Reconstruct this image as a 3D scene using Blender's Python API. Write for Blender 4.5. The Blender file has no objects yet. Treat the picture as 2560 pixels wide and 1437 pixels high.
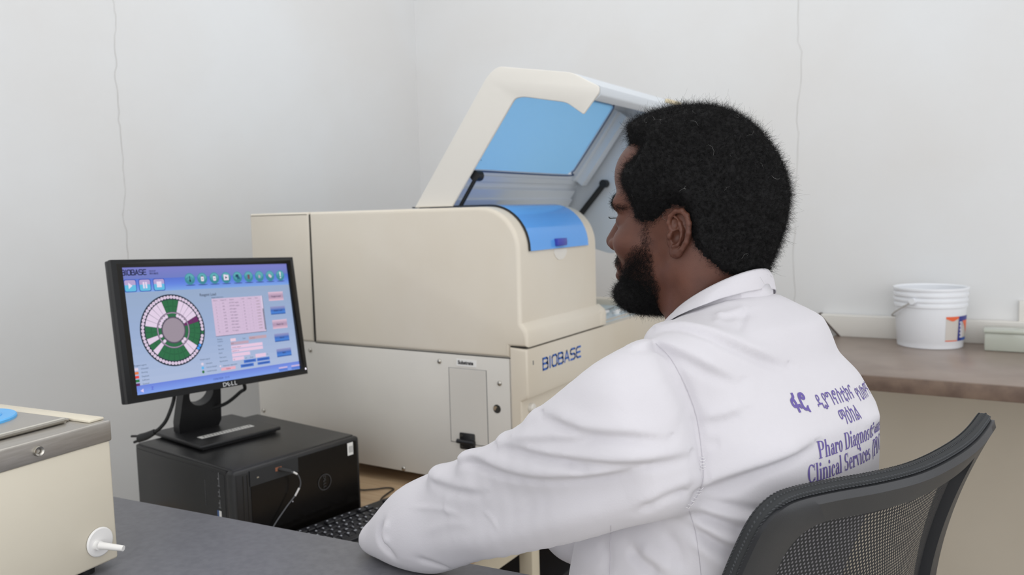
import bpy, bmesh, math, random
import numpy as np
from mathutils import Vector, Matrix
from mathutils.bvhtree import BVHTree
random.seed(7); rng = np.random.default_rng(7)
sc = bpy.context.scene; COL = sc.collection
# ---------------------------------------------------------------- camera, world, lights, exposure
cam = bpy.data.cameras.new('camera'); co = bpy.data.objects.new('camera', cam); COL.objects.link(co)
rt = Vector((.85343904, .52052546, -.02636377)); dn = Vector((.02467244, -.09087558, -.99555658)); fw = Vector((-.52060837, .84899639, -.09039941))
CAMP = Vector((0, 0, 1.37))
m = Matrix((rt, -dn, -fw)).transposed().to_4x4(); m.translation = CAMP
co.matrix_world = m
cam.sensor_width = 36; cam.lens = 2060 / 2560 * 36; cam.clip_start = .02
cam.dof.use_dof = True; cam.dof.focus_distance = 1.0; cam.dof.aperture_fstop = 7.0
sc.camera = co
w = bpy.data.worlds.new('world'); sc.world = w; w.use_nodes = True
w.node_tree.nodes['Background'].inputs[0].default_value = (.93, .96, 1, 1)
w.node_tree.nodes['Background'].inputs[1].default_value = 1.2
def area(name, loc, target, sx, sy, power, col=(1, 1, 1)):
    l = bpy.data.lights.new(name, 'AREA'); l.shape = 'RECTANGLE'; l.size = sx; l.size_y = sy; l.energy = power; l.color = col
    o = bpy.data.objects.new(name, l); COL.objects.link(o); o.location = loc
    o.rotation_euler = (Vector(target) - Vector(loc)).to_track_quat('-Z', 'Y').to_euler(); return o
area('window_light', (2.4, .9, 1.65), (-1.2, 1.6, .9), 2.4, 1.8, 13, (1, .975, .95))
area('camera_side_fill', (.2, -1.9, 1.7), (-1.1, 1.3, .9), 2.2, 2.0, 17, (1, .99, .98))  # added soft light from the camera side, lifting sleeve and lower walls; no doorway there
area('ceiling_light', (-.3, .5, 3.06), (-.3, .5, 0), 3.2, 3.2, 22, (.96, .98, 1))
area('corner_fill_light', (-1.3, 2.0, 3.06), (-1.3, 2.0, 0), 1.6, 1.4, 9, (.97, .99, 1))  # added fill to brighten the walls and analyser near the corner, not a fixture
sc.view_settings.view_transform = 'Standard'; sc.view_settings.look = 'None'; sc.view_settings.gamma = 1
sc.view_settings.use_curve_mapping = False; sc.view_settings.exposure = 0.06
sc.cycles.max_bounces = 8; sc.cycles.transparent_max_bounces = 12; sc.cycles.use_denoising = True

# ---------------------------------------------------------------- helpers
def lin(c):
    c = [x / 255 for x in c]
    return tuple(x / 12.92 if x <= .04045 else ((x + .055) / 1.055) ** 2.4 for x in c) + (1,)
def mat(name, rgb, rough=.5, metal=0, noise=0, nscale=6, rgb2=None, bump=0, bscale=80, spec=.5, emit=None, es=1, detail=4, trans=0, alpha=1, stretch=None, sheen=0):
    M = bpy.data.materials.new(name); M.use_nodes = True; nt = M.node_tree; b = nt.nodes['Principled BSDF']
    b.inputs['Base Color'].default_value = lin(rgb); b.inputs['Roughness'].default_value = rough; b.inputs['Metallic'].default_value = metal
    b.inputs['Specular IOR Level'].default_value = spec
    if trans: b.inputs['Transmission Weight'].default_value = trans
    if alpha < 1: b.inputs['Alpha'].default_value = alpha
    if sheen: b.inputs['Sheen Weight'].default_value = sheen
    tc = nt.nodes.new('ShaderNodeTexCoord'); src = tc.outputs['Object']
    if stretch:
        mp = nt.nodes.new('ShaderNodeMapping'); mp.inputs['Scale'].default_value = stretch; nt.links.new(src, mp.inputs[0]); src = mp.outputs[0]
    if rgb2 or noise:
        n = nt.nodes.new('ShaderNodeTexNoise'); n.inputs['Scale'].default_value = nscale; n.inputs['Detail'].default_value = detail; nt.links.new(src, n.inputs['Vector'])
        r = nt.nodes.new('ShaderNodeValToRGB'); r.color_ramp.elements[0].position = .35; r.color_ramp.elements[1].position = .65
        c2 = rgb2 or tuple(max(0, x - noise) for x in rgb)
        r.color_ramp.elements[0].color = lin(c2); r.color_ramp.elements[1].color = lin(rgb)
        nt.links.new(n.outputs['Fac'], r.inputs[0]); nt.links.new(r.outputs[0], b.inputs['Base Color'])
    if bump:
        n2 = nt.nodes.new('ShaderNodeTexNoise'); n2.inputs['Scale'].default_value = bscale; n2.inputs['Detail'].default_value = 5; nt.links.new(src, n2.inputs['Vector'])
        bp = nt.nodes.new('ShaderNodeBump'); bp.inputs['Strength'].default_value = bump; bp.inputs['Distance'].default_value = .002
        nt.links.new(n2.outputs['Fac'], bp.inputs['Height']); nt.links.new(bp.outputs[0], b.inputs['Normal'])
    if emit:
        b.inputs['Emission Color'].default_value = lin(emit); b.inputs['Emission Strength'].default_value = es
    return M
def link(name, me, mats, parent=None, smooth=None):
    o = bpy.data.objects.new(name, me); COL.objects.link(o)
    for M in (mats if isinstance(mats, (list, tuple)) else [mats]): me.materials.append(M)
    if parent is not None: o.parent = parent; o.matrix_parent_inverse = parent.matrix_world.inverted()
    if smooth is not None: me.polygons.foreach_set('use_smooth', [True] * len(me.polygons)) if smooth is True else sm(me, smooth)
    return o
def sm(me, ang):
    bm = bmesh.new(); bm.from_mesh(me)
    for f in bm.faces: f.smooth = True
    for e in bm.edges:
        if len(e.link_faces) == 2 and e.calc_face_angle(0) > ang: e.smooth = False
    bm.to_mesh(me); bm.free()
def finish(bm, name, mats, parent=None, ang=.6, label=None):
    me = bpy.data.meshes.new(name); bmesh.ops.recalc_face_normals(bm, faces=bm.faces); bm.to_mesh(me); bm.free()
    o = link(name, me, mats, parent, ang)
    if label: o['label'] = label
    return o
def tag(o, label=None, cat=None, group=None, kind=None):
    for k, v in (('label', label), ('category', cat), ('group', group), ('kind', kind)):
        if v: o[k] = v
    return o
def empty(name, loc, label=None, cat=None, group=None, rz=0):
    o = bpy.data.objects.new(name, None); COL.objects.link(o); o.location = loc; o.rotation_euler = (0, 0, rz); o.empty_display_size = .05
    o.matrix_world = Matrix.Translation(loc) @ Matrix.Rotation(rz, 4, 'Z'); return tag(o, label, cat, group)
def T(M, p): return M @ Vector(p)
I4 = Matrix.Identity(4)
def box(bm, lo, hi, M=I4, bev=0, seg=2, mi=0):
    r = bmesh.ops.create_cube(bm, size=1); vs = r['verts']
    c = [(a + b) / 2 for a, b in zip(lo, hi)]; s = [abs(b - a) for a, b in zip(lo, hi)]
    for v in vs: v.co = Vector((v.co.x * s[0] + c[0], v.co.y * s[1] + c[1], v.co.z * s[2] + c[2]))
    fs = list({f for v in vs for f in v.link_faces})
    if bev:
        es = list({e for v in vs for e in v.link_edges})
        q = bmesh.ops.bevel(bm, geom=es, offset=bev, segments=seg, affect='EDGES', profile=.5)
        vs = list({v for v in q['verts']} | {v for v in vs if v.is_valid}); fs = list({f for v in vs for f in v.link_faces})
    for v in vs: v.co = M @ v.co
    for f in fs: f.material_index = mi
    return vs
def prism(bm, pts, d, M=I4, bev=0, mi=0, axis='z', seg=2):
    """pts polygon (a,b) extruded d=(lo,hi) along axis"""
    def mk(a, b, c): return {'z': (a, b, c), 'y': (a, c, b), 'x': (c, a, b)}[axis]
    lo = [bm.verts.new(mk(a, b, d[0])) for a, b in pts]; hi = [bm.verts.new(mk(a, b, d[1])) for a, b in pts]
    n = len(pts); fs = [bm.faces.new(lo), bm.faces.new(hi)] + [bm.faces.new((lo[i], lo[(i + 1) % n], hi[(i + 1) % n], hi[i])) for i in range(n)]
    bmesh.ops.recalc_face_normals(bm, faces=fs)
    vs = lo + hi
    if bev:
        es = [e for f in fs[:2] for e in f.edges]
        if bev > 0: q = bmesh.ops.bevel(bm, geom=list(set(es)), offset=bev, segments=seg, affect='EDGES', profile=.5); vs = list(set(q['verts']) | {v for v in vs if v.is_valid})
    fs = {f for v in vs for f in v.link_faces}
    for v in vs: v.co = M @ v.co
    for f in fs: f.material_index = mi
    return vs
def roundpoly(pts, r, n=5):
    """round the corners of a polygon; r a number or a list"""
    out = []; N = len(pts)
    for i, p in enumerate(pts):
        rr = r[i] if isinstance(r, (list, tuple)) else r
        p = Vector(p); a = Vector(pts[i - 1]) - p; b = Vector(pts[(i + 1) % N]) - p
        if rr <= 0: out.append(tuple(p)); continue
        rr = min(rr, a.length * .45, b.length * .45); A = p + a.normalized() * rr; B = p + b.normalized() * rr
        for k in range(n + 1):
            t = k / n; out.append(tuple(A * (1 - t) ** 2 + p * 2 * t * (1 - t) + B * t * t))
    return out
def cyl(bm, a, b, r1, r2=None, n=24, mi=0, cap=True):
    a = Vector(a); b = Vector(b); r2 = r1 if r2 is None else r2; d = (b - a).normalized()
    u = d.orthogonal().normalized(); v = d.cross(u)
    A = [bm.verts.new(a + (u * math.cos(2 * math.pi * i / n) + v * math.sin(2 * math.pi * i / n)) * r1) for i in range(n)]
    B = [bm.verts.new(b + (u * math.cos(2 * math.pi * i / n) + v * math.sin(2 * math.pi * i / n)) * r2) for i in range(n)]
    fs = [bm.faces.new((A[i], A[(i + 1) % n], B[(i + 1) % n], B[i])) for i in range(n)]
    if cap: fs += [bm.faces.new(A[::-1]), bm.faces.new(B)]
    for f in fs: f.material_index = mi
    return A, B
def lathe(bm, prof, c=(0, 0, 0), n=48, mi=0, M=I4):
    rings = [[bm.verts.new(M @ Vector((c[0] + r * math.cos(2 * math.pi * i / n), c[1] + r * math.sin(2 * math.pi * i / n), c[2] + z))) for i in range(n)] for r, z in prof]
    for k in range(len(rings) - 1):
        for i in range(n):
            f = bm.faces.new((rings[k][i], rings[k][(i + 1) % n], rings[k + 1][(i + 1) % n], rings[k + 1][i])); f.material_index = mi
def cat(P, n=8):
    """Catmull-Rom through points"""
    P = [Vector(p) for p in P]; Q = [P[0] * 2 - P[1]] + P + [P[-1] * 2 - P[-2]]; out = []
    for i in range(1, len(Q) - 2):
        for k in range(n):
            t = k / n; a, b, c, d = Q[i - 1:i + 3]
            out.append(.5 * ((2 * b) + (c - a) * t + (2 * a - 5 * b + 4 * c - d) * t * t + (3 * b - a - 3 * c + d) * t ** 3))
    return out + [P[-1]]
def tube(bm, P, r, n=8, smooth=8, mi=0, flat=1):
    P = cat(P, smooth) if smooth else [Vector(p) for p in P]
    R = r if isinstance(r, (list, tuple)) else [r] * len(P)
    if len(R) != len(P): R = list(np.interp(np.linspace(0, 1, len(P)), np.linspace(0, 1, len(R)), R))
    d = (P[1] - P[0]).normalized(); u = d.orthogonal().normalized(); rings = []
    for i, p in enumerate(P):
        d = (P[min(i + 1, len(P) - 1)] - P[max(i - 1, 0)]).normalized(); u = (u - d * u.dot(d)).normalized(); v = d.cross(u)
        rings.append([bm.verts.new(p + (u * math.cos(2 * math.pi * k / n) + v * math.sin(2 * math.pi * k / n) * flat) * R[i]) for k in range(n)])
    for a, b in zip(rings, rings[1:]):
        for k in range(n): f = bm.faces.new((a[k], a[(k + 1) % n], b[(k + 1) % n], b[k])); f.material_index = mi
    f = bm.faces.new(rings[0][::-1]); f.material_index = mi; f = bm.faces.new(rings[-1]); f.material_index = mi
def strip(bm, prof, y0, y1, th, mi=0, axis='y'):
    """open profile [(x,z)] given thickness th (to the left side) and extruded along y"""
    P = [Vector((a, b)) for a, b in prof]; N = []
    for i in range(len(P)):
        d = (P[min(i + 1, len(P) - 1)] - P[max(i - 1, 0)]).normalized(); N.append(Vector((d.y, -d.x)) * th)
    prism(bm, [tuple(p) for p in P] + [tuple(p + n) for p, n in reversed(list(zip(P, N)))], (y0, y1), axis=axis, mi=mi)
_fonts = {}
def text_mesh(s, size=1, bold=0, shear=0, align='LEFT', space=1):
    """triangulated glyph outlines -> (verts 2d, faces)"""
    cu = bpy.data.curves.new('t', 'FONT'); cu.body = s; cu.size = size; cu.align_x = align; cu.offset = bold; cu.shear = shear; cu.space_character = space; cu.resolution_u = 3
    o = bpy.data.objects.new('t', cu); COL.objects.link(o); dg = bpy.context.evaluated_depsgraph_get(); e = o.evaluated_get(dg); me = e.to_mesh()
    vs = [tuple(v.co) for v in me.vertices]; fs = [tuple(p.vertices) for p in me.polygons]; e.to_mesh_clear()
    bpy.data.objects.remove(o); bpy.data.curves.remove(cu); return vs, fs
def text_obj(name, s, M, size, mt, parent=None, bold=0, align='LEFT', sx=1, depth=.0004, label=None):
    """lettering standing .4 mm proud of the surface whose frame is M (x along text, y up, z out)"""
    vs, fs = text_mesh(s, size, bold, 0, align); n = len(vs)
    V = [M @ Vector((v[0] * sx, v[1], depth)) for v in vs]
    me = bpy.data.meshes.new(name); me.from_pydata(V, [], fs); me.update()
    o = link(name, me, mt, parent)
    if label: o['label'] = label
    return o
def frame(o, x, z):
    x = Vector(x).normalized(); z = Vector(z).normalized(); y = z.cross(x)
    M = Matrix((x, y, z)).transposed().to_4x4(); M.translation = Vector(o); return M

# ---------------------------------------------------------------- materials
M_wall = mat('wall_paint', (221, 222, 223), .75, rgb2=(217, 216, 215), nscale=1.6, bump=.25, bscale=14)
M_wall_low = mat('beige_tone', (206, 196, 180), .6, rgb2=(198, 188, 172), nscale=2)
M_ceil = mat('ceiling_paint', (232, 232, 230), .9)
M_floor = mat('floor_tile', (196, 190, 180), .5, rgb2=(178, 172, 162), nscale=3)
M_cream = mat('cream_plastic', (218, 210, 196), .42, rgb2=(212, 202, 185), nscale=2.2, bump=.05, bscale=400)
M_creamw = mat('cream_plastic_light', (222, 218, 210), .4, bump=.05, bscale=400)
M_side = mat('powder_coated_steel', (212, 208, 200), .45, rgb2=(205, 201, 194), nscale=2, bump=.12, bscale=500)
M_lid_in = mat('lid_inner_white', (205, 210, 216), .55)
M_dark = mat('dark_gap', (40, 38, 34), .8)
M_black = mat('black_plastic', (26, 26, 28), .38, bump=.06, bscale=600)
M_blackm = mat('black_case_paint', (22, 22, 23), .33, bump=.1, bscale=900)
M_blackg = mat('black_gloss_mesh', (14, 12, 11), .22, spec=.3)
M_rubber = mat('black_rubber', (18, 18, 19), .55)
M_steel = mat('brushed_steel', (190, 186, 180), .38, metal=.85, rgb2=(180, 175, 168), nscale=5, stretch=(60, 1, 60))
M_steel2 = mat('steel_lid', (186, 182, 176), .42, metal=.7, rgb2=(180, 176, 170), nscale=8)
M_screw = mat('screw_steel', (190, 186, 178), .25, metal=1)
M_bath = mat('bath_enamel', (222, 214, 196), .4, rgb2=(215, 206, 187), nscale=3)
M_blue = mat('blue_plastic', (92, 178, 240), .35)
M_white = mat('white_plastic', (236, 234, 232), .4)
M_desk = mat('grey_desk_laminate', (112, 112, 117), .42, rgb2=(102, 102, 107), nscale=90, bump=.08, bscale=700, detail=6)
M_deskedge = mat('desk_edge', (40, 40, 44), .5)
M_bench = mat('tan_bench_top', (190, 164, 132), .5, rgb2=(176, 148, 116), nscale=9, stretch=(1, 8, 1))
M_legs = mat('cream_metal', (205, 194, 172), .45)
M_counter = mat('brown_laminate', (146, 130, 119), .32, rgb2=(130, 114, 103), nscale=8, spec=.6)
M_cedge = mat('brown_laminate_edge', (124, 104, 90), .5, rgb2=(98, 80, 70), nscale=22, detail=6)
M_trim = mat('white_trim', (222, 219, 213), .5)
M_textblue = mat('print_blue', (52, 104, 190), .5)
M_ink = mat('print_ink', (40, 40, 44), .6)
M_paper = mat('label_paper', (232, 231, 228), .6)
M_grey_print = mat('grey_print', (105, 106, 108), .5)

# ---------------------------------------------------------------- room
def slab(name, lo, hi, mt, kind='structure', parent=None):
    bm = bmesh.new(); box(bm, lo, hi); o = finish(bm, name, mt, parent)
    if kind and parent is None: o['kind'] = kind
    return o
XW, YW = -2.29, 2.97
wl = slab('wall_left', (XW - .15, -2.2, 0), (XW, YW + .15, 3.1), M_wall)
wb = slab('wall_back', (XW, YW, 0), (2.6, YW + .15, 3.1), M_wall)
slab("floor", (XW - .15, -2.2, 0), (2.6, YW + .15, .1), M_floor)
slab('ceiling', (XW - .15, -2.2, 3.1), (2.6, YW + .15, 3.2), M_ceil)
# beige slab along the lower part of the back wall
o = slab('trim_1', (XW, YW - .006, 0), (2.6, YW, .9), M_wall_low)
M_crack = mat('crack_line', (186, 184, 180), .9)
def crack(pts, wall, parent, wd=.0011):
    bm = bmesh.new(); P = cat([Vector(p) for p in pts], 3)
    Q = []
    for i, p in enumerate(P):
        j = random.uniform(-.003, .003); Q.append(p + (Vector((0, j, 0)) if wall == 'x' else Vector((j, 0, 0))))
    wv = Vector((0, 1, 0)) if wall == 'x' else Vector((1, 0, 0)); nv = Vector((1, 0, 0)) if wall == 'x' else Vector((0, -1, 0))
    L = [bm.verts.new(q - wv * wd * random.uniform(.3, 1) + nv * .0006) for q in Q]; R = [bm.verts.new(q + wv * wd * random.uniform(.3, 1) + nv * .0006) for q in Q]
    for i in range(len(Q) - 1): bm.faces.new((L[i], R[i], R[i + 1], L[i + 1]))
    o = finish(bm, 'crack', M_crack, parent, label='thin dark crack in the plaster'); return o
def onx(px, py, X):
    d = rt * (px - 1280) + dn * (py - 718.5) + fw * 2060; t = (X - CAMP.x) / d.x; return CAMP + d * t
def ony(px, py, Y):
    d = rt * (px - 1280) + dn * (py - 718.5) + fw * 2060; t = (Y - CAMP.y) / d.y; return CAMP + d * t
def onz(px, py, Z):
    d = rt * (px - 1280) + dn * (py - 718.5) + fw * 2060; t = (Z - CAMP.z) / d.z; return CAMP + d * t
crack([onx(*p, XW) for p in [(279, -20), (287, 25), (291, 60), (287, 105), (291, 150), (288, 195), (294, 240), (297, 300), (304, 345), (307, 400), (310, 450), (315, 485), (309, 520), (307, 545), (315, 575), (319, 632), (322, 680)]], 'x', wl)
crack([ony(*p, YW) for p in [(1998, -20), (1995, 80), (1998, 115), (2005, 130), (2001, 200), (1995, 260), (1993, 320), (1997, 340), (1990, 430), (1983, 520), (1989, 570), (1984, 640), (1987, 720), (1984, 760)]], 'y', wb, .0009)
# ---------------------------------------------------------------- chemistry analyser on the bench
BZ = .67
A = empty('chemistry_analyser', (-1.45, 2.1, BZ), 'large cream benchtop chemistry analyser with raised lid and blue windows', 'analyser')
Ys, Ye = 1.631, 2.56          # near side, far side
# lower chassis
bm = bmesh.new(); box(bm, (-1.876, Ys + .004, .712), (-1.0, Ye, 1.03), bev=.003)
box(bm, (-1.876, Ys, .708), (-1.0135, Ys + .004, 1.0265), bev=.0015)
finish(bm, 'side_panel', M_side, A, label='pale grey steel side panel')
# front base with the projecting upper lip
prof = [(-1.0115, .712), (-.985, .712), (-.983, .926), (-.967, .934), (-.963, .945), (-.963, 1.0515), (-1.0115, 1.0545)]
bm = bmesh.new(); prism(bm, prof, (Ys - .001, Ye), axis='y', bev=.006, seg=3)
finish(bm, 'front_base', M_cream, A)
# rear cover block and hood (side profile extruded across)
bm = bmesh.new(); prism(bm, roundpoly([(-1.876, 1.03), (-1.6465, 1.03), (-1.6435, 1.386), (-1.876, 1.386)], [0, 0, .004, .004], 2), (Ys, Ye), axis='y', bev=.007, seg=3)
finish(bm, 'rear_cover', M_cream, A)
HY = 2.045
def arc(cx, cz, rx, rz, a0, a1, n=12): return [(cx + rx * math.cos(math.radians(a0 + (a1 - a0) * i / n)), cz + rz * math.sin(math.radians(a0 + (a1 - a0) * i / n))) for i in range(n + 1)]
hood = [(-1.6425, 1.0285), (-1.0125, 1.0285), (-1.0125, 1.056), (-.964, 1.056), (-.963, 1.09)] + [(-.968, 1.1), (-.979, 1.112)] + arc(-1.085, 1.281, .106, .105, 0, 90) + [(-1.6425, 1.386)]
bm = bmesh.new(); prism(bm, hood, (Ys, HY), axis='y', bev=.011, seg=4)
finish(bm, 'hood', M_cream, A)
# flared foot of the hood that runs past its right edge
bm = bmesh.new(); prism(bm, [(-.99, 1.056), (-.9635, 1.056), (-.9625, 1.088), (-.967, 1.099), (-.985, 1.112)], (HY - .02, 2.068), axis='y', bev=.004)
finish(bm, 'hood_foot', M_cream, A)
bm = bmesh.new(); box(bm, (-1.642, Ys + .003, 1.0265), (-.98, HY - .004, 1.0288)); box(bm, (-1.011, Ys + .004, 1.054), (-.968, 2.06, 1.0565)); box(bm, (-1.6468, Ys + .003, 1.03), (-1.642, HY, 1.38))
finish(bm, 'shadow_gap', M_dark, A)
# blue hood window following the curve
mb = mat('blue_acrylic', (100, 172, 248), .12, spec=.7, alpha=.86); M_bluewin = mb
wp = [(-1.32, 1.3875)] + [(x, z) for x, z in arc(-1.085, 1.281, .1075, .1065, 90, 0)] + [(-.9765, 1.278)]
wp = [p for p in wp if p[1] > 1.277]
bm = bmesh.new(); strip(bm, wp, 1.678, 1.985, -.003); finish(bm, 'window', M_bluewin, A, label='curved blue acrylic window')
bm = bmesh.new(); strip(bm, [(a + .0006, b + .0006) for a, b in wp], 1.6735, 1.678, -.0028); finish(bm, 'window_seal', M_rubber, A)
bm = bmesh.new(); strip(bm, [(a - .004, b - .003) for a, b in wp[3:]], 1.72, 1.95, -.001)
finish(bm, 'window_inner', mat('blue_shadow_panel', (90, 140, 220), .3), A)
bm = bmesh.new(); box(bm, (-.983, 1.80, 1.285), (-.964, 1.845, 1.303), bev=.002); finish(bm, 'window_catch', mat('violet_catch', (58, 66, 170), .3), A, label='small violet blue catch')
bm = bmesh.new(); prism(bm, [(y, z) for y, z in [(1.80, 1.276), (1.865, 1.276)]] + [(1.833 + .036 * math.cos(a), 1.276 + .028 * math.sin(a)) for a in [-.3, -.7, -1.2, -1.9, -2.4, -2.8]], (-.9795, -.9775), axis='x')
finish(bm, 'finger_recess', M_creamw, A)
# reagent bay to the right of the hood
M_deckg = mat('bay_glass', (186, 206, 216), .18, spec=.6)
bm = bmesh.new(); box(bm, (-1.33, 2.07, 1.045), (-.985, Ye - .05, 1.0535)); finish(bm, 'bay_cover', M_deckg, A, label='pale blue reagent bay cover')
bm = bmesh.new(); box(bm, (-1.6425, HY, 1.03), (-1.33, Ye, 1.3), bev=.01, seg=3); box(bm, (-1.33, Ye - .055, 1.03), (-1.0, Ye, 1.075), bev=.008)
finish(bm, 'bay_frame', M_cream, A)
for y, x in ((2.24, -1.06), (2.3, -1.04)):
    bm = bmesh.new(); cyl(bm, (x, y, 1.053), (x, y, 1.062), .011); box(bm, (x - .004, y, 1.058), (x + .004, y + .05, 1.066), bev=.002)
    finish(bm, 'bay_clip', M_white, A)
bm = bmesh.new(); tube(bm, [(-1.14, 2.1, 1.058), (-1.12, 2.2, 1.062), (-1.09, 2.3, 1.058), (-1.1, 2.42, 1.058)], .002); finish(bm, 'bay_tube', M_grey_print, A)
# raised lid
def flat2(P): return [(p.x, p.y) for p in P]
AB = [(-1.304, 1.389), (-1.076, 1.688)]
lidside = roundpoly([(-1.304, 1.389), (-1.075, 1.692), (-1.046, 1.712), (-.848, 1.676), (-.815, 1.656), (-.785, 1.640), (-.785, 1.626), (-.824, 1.582), (-.866, 1.612), (-.978, 1.635), (-1.0, 1.633), (-1.012, 1.618), (-1.188, 1.389)],
                    [0, .03, .03, .02, .012, .006, .006, .004, .012, .02, .01, .02, 0], 6)
bm = bmesh.new(); prism(bm, lidside, (1.664, 1.672), axis='y', bev=.003)
lid = finish(bm, 'lid', M_creamw, A)
far = roundpoly([(-1.304, 1.389), (-1.075, 1.692), (-1.046, 1.712), (-.848, 1.676), (-.785, 1.640), (-.785, 1.60), (-1.02, 1.36), (-1.1, 1.22), (-1.2, 1.25)], [0, .03, .03, .02, .01, .01, .06, .05, 0], 6)
bm = bmesh.new(); prism(bm, far, (2.455, 2.463), axis='y', bev=.003)
finish(bm, 'lid_cheek', M_lid_in, lid, label='pale grey inside cheek of the lid')
d = Vector((.228, .299)).normalized(); nn = Vector((-d.y, d.x))      # up the panel, outward normal
def lp(s, o=0): p = Vector((-1.304, 1.389)) + d * s - nn * o; return (p.x, p.y)
PL = .376
def lidslab(bm, s0, s1, y0, y1, o0=.002, o1=.008): prism(bm, [lp(s0, o0), lp(s1, o0), lp(s1, o1), lp(s0, o1)], (y0, y1), axis='y')
S0, S1 = .128, .385
bm = bmesh.new()
lidslab(bm, -.04, S0, 1.672, 2.455); lidslab(bm, S0, S1, 1.672, 1.74); lidslab(bm, S0, S1, 2.368, 2.455)
strip(bm, [(-1.074, 1.692), (-1.062, 1.705), (-1.046, 1.710), (-.95, 1.694), (-.848, 1.675), (-.815, 1.655), (-.787, 1.640)], 1.672, 2.455, .006)
prism(bm, roundpoly([(-.80, 1.648), (-.784, 1.641), (-.784, 1.622), (-.80, 1.61)], .003, 2), (1.672, 2.463), axis='y')
finish(bm, 'lid_shell', M_lid_in, lid)
bm = bmesh.new()                                        # stepped frame inside the shell
lidslab(bm, .095, .112, 1.676, 2.44, .008, .014); lidslab(bm, .045, .075, 1.676, 2.44, .008, .022); lidslab(bm, -.02, .045, 1.676, 2.44, .008, .03)
lidslab(bm, .112, .372, 2.385, 2.44, .008, .02); lidslab(bm, .112, .372, 2.405, 2.44, .02, .045)
finish(bm, 'lid_frame', M_lid_in, lid)
wq = roundpoly([(S0 - .004, 1.735), (S1, 1.735), (S1, 2.372), (S0 - .004, 2.372)], [0, 0, .03, .05], 6)
bm = bmesh.new(); vs = prism(bm, wq, (.003, .006))
for v in vs: p = lp(v.co.x, v.co.z); v.co = Vector((p[0], v.co.y, p[1]))
M_lidwin = mat('blue_lid_window', (170, 215, 250), .25, spec=.5, emit=None)
nt = M_lidwin.node_tree; b = nt.nodes['Principled BSDF']; b.inputs['Alpha'].default_value = 1
b.inputs['Base Color'].default_value = lin((195, 228, 255))
tr = nt.nodes.new('ShaderNodeBsdfTranslucent'); tr.inputs[0].default_value = lin((215, 238, 255)); tp = nt.nodes.new('ShaderNodeBsdfTransparent'); tp.inputs[0].default_value = lin((182, 228, 255))
mx = nt.nodes.new('ShaderNodeMixShader'); mx.inputs[0].default_value = .5; m2 = nt.nodes.new('ShaderNodeMixShader'); m2.inputs[0].default_value = .5
nt.links.new(b.outputs[0], mx.inputs[1]); nt.links.new(tr.outputs[0], mx.inputs[2]); nt.links.new(mx.outputs[0], m2.inputs[1]); nt.links.new(tp.outputs[0], m2.inputs[2]); nt.links.new(m2.outputs[0], nt.nodes['Material Output'].inputs[0])
finish(bm, 'lid_window', M_lidwin, lid, label='translucent blue window in the lid')
bm = bmesh.new(); e = [(S0 - .004, 1.742), (S0 - .004, 2.335), (S0 + .01, 2.362), (S0 + .04, 2.372), (S1 - .03, 2.372), (S1, 2.36)]
tube(bm, [(lp(a, .009)[0], y, lp(a, .009)[1]) for a, y in e], .0022, 6, 5); finish(bm, 'window_gasket', mat('gasket_blue', (30, 66, 110), .5), lid)
bm = bmesh.new(); box(bm, (-.80, 2.1, 1.648), (-.79, 2.2, 1.658), bev=.002); finish(bm, 'lid_label', mat('tan_tape', (214, 200, 168), .5), lid)
for yy, a, bb in ((2.44, (-1.137, 1.455), (-1.26, 1.32)), (1.69, (-1.128, 1.462), (-1.19, 1.375))):
    bm = bmesh.new(); A0 = Vector((a[0], yy, a[1])); B0 = Vector((bb[0], yy, bb[1])); M0 = A0.lerp(B0, .25)
    cyl(bm, A0, B0,   .0095 if yy > 2 else .005, n=16); cyl(bm, A0 - Vector((0, .012, 0)), A0 + Vector((0, .012, 0)), .013, n=16)
    s = finish(bm, 'gas_strut', M_rubber, lid)
    if yy < 2:
        bm = bmesh.new(); bmesh.ops.create_uvsphere(bm, u_segments=16, v_segments=10, radius=.0105); bmesh.ops.translate(bm, verts=bm.verts, vec=A0 + Vector((-.008, .006, .002)))
        finish(bm, 'ball_joint', mat('ball_joint_white', (225, 225, 225), .3), s)
bm = bmesh.new(); cyl(bm, (-1.098, 1.6645, 1.497), (-1.098, 1.6655, 1.497), .0011, n=8); finish(bm, 'lid_speck', M_dark, lid)
# hatch, hinge, hole, screws, labels
bm = bmesh.new()
hx0, hx1, hz0, hz1 = -1.190, -1.078, .806, .994
for lo, hi in (((hx0, hz0), (hx0 + .0012, hz1)), ((hx1 - .0016, hz0), (hx1, hz1)), ((hx0, hz1 - .001), (hx1, hz1)), ((hx0, hz0), (hx1, hz0 + .0014))):
    box(bm, (lo[0], Ys - .0006, lo[1]), (hi[0], Ys + .001, hi[1]))
finish(bm, 'hatch_gap', M_grey_print, A)
bm = bmesh.new(); box(bm, (hx0 + .0014, Ys - .0012, hz0 + .0016), (hx1 - .0018, Ys + .001, hz1 - .001), bev=.0006, seg=1); finish(bm, 'hatch', M_side, A, label='rectangular substrate hatch')
hg = finish((lambda b: (box(b, (-1.161, Ys - .006, .793), (-1.116, Ys - .001, .834), bev=.003), tube(b, [(-1.166, Ys - .0075, .8125), (-1.115, Ys - .0075, .812)], .0055, 12, 0), b)[-1])(bmesh.new()), 'hinge', M_black, A, label='black plastic hinge')
for x in (-1.153, -1.124):
    for z in (.801, .827): bm = bmesh.new(); cyl(bm, (x, Ys - .0055, z), (x, Ys - .0075, z), .0032, n=12); finish(bm, 'hinge_screw', M_screw, hg)
bm = bmesh.new(); cyl(bm, (-1.051, Ys - .0008, .903), (-1.051, Ys + .01, .903), .0105, n=24); finish(bm, 'key_hole', M_dark, A, label='round dark hole')
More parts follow.
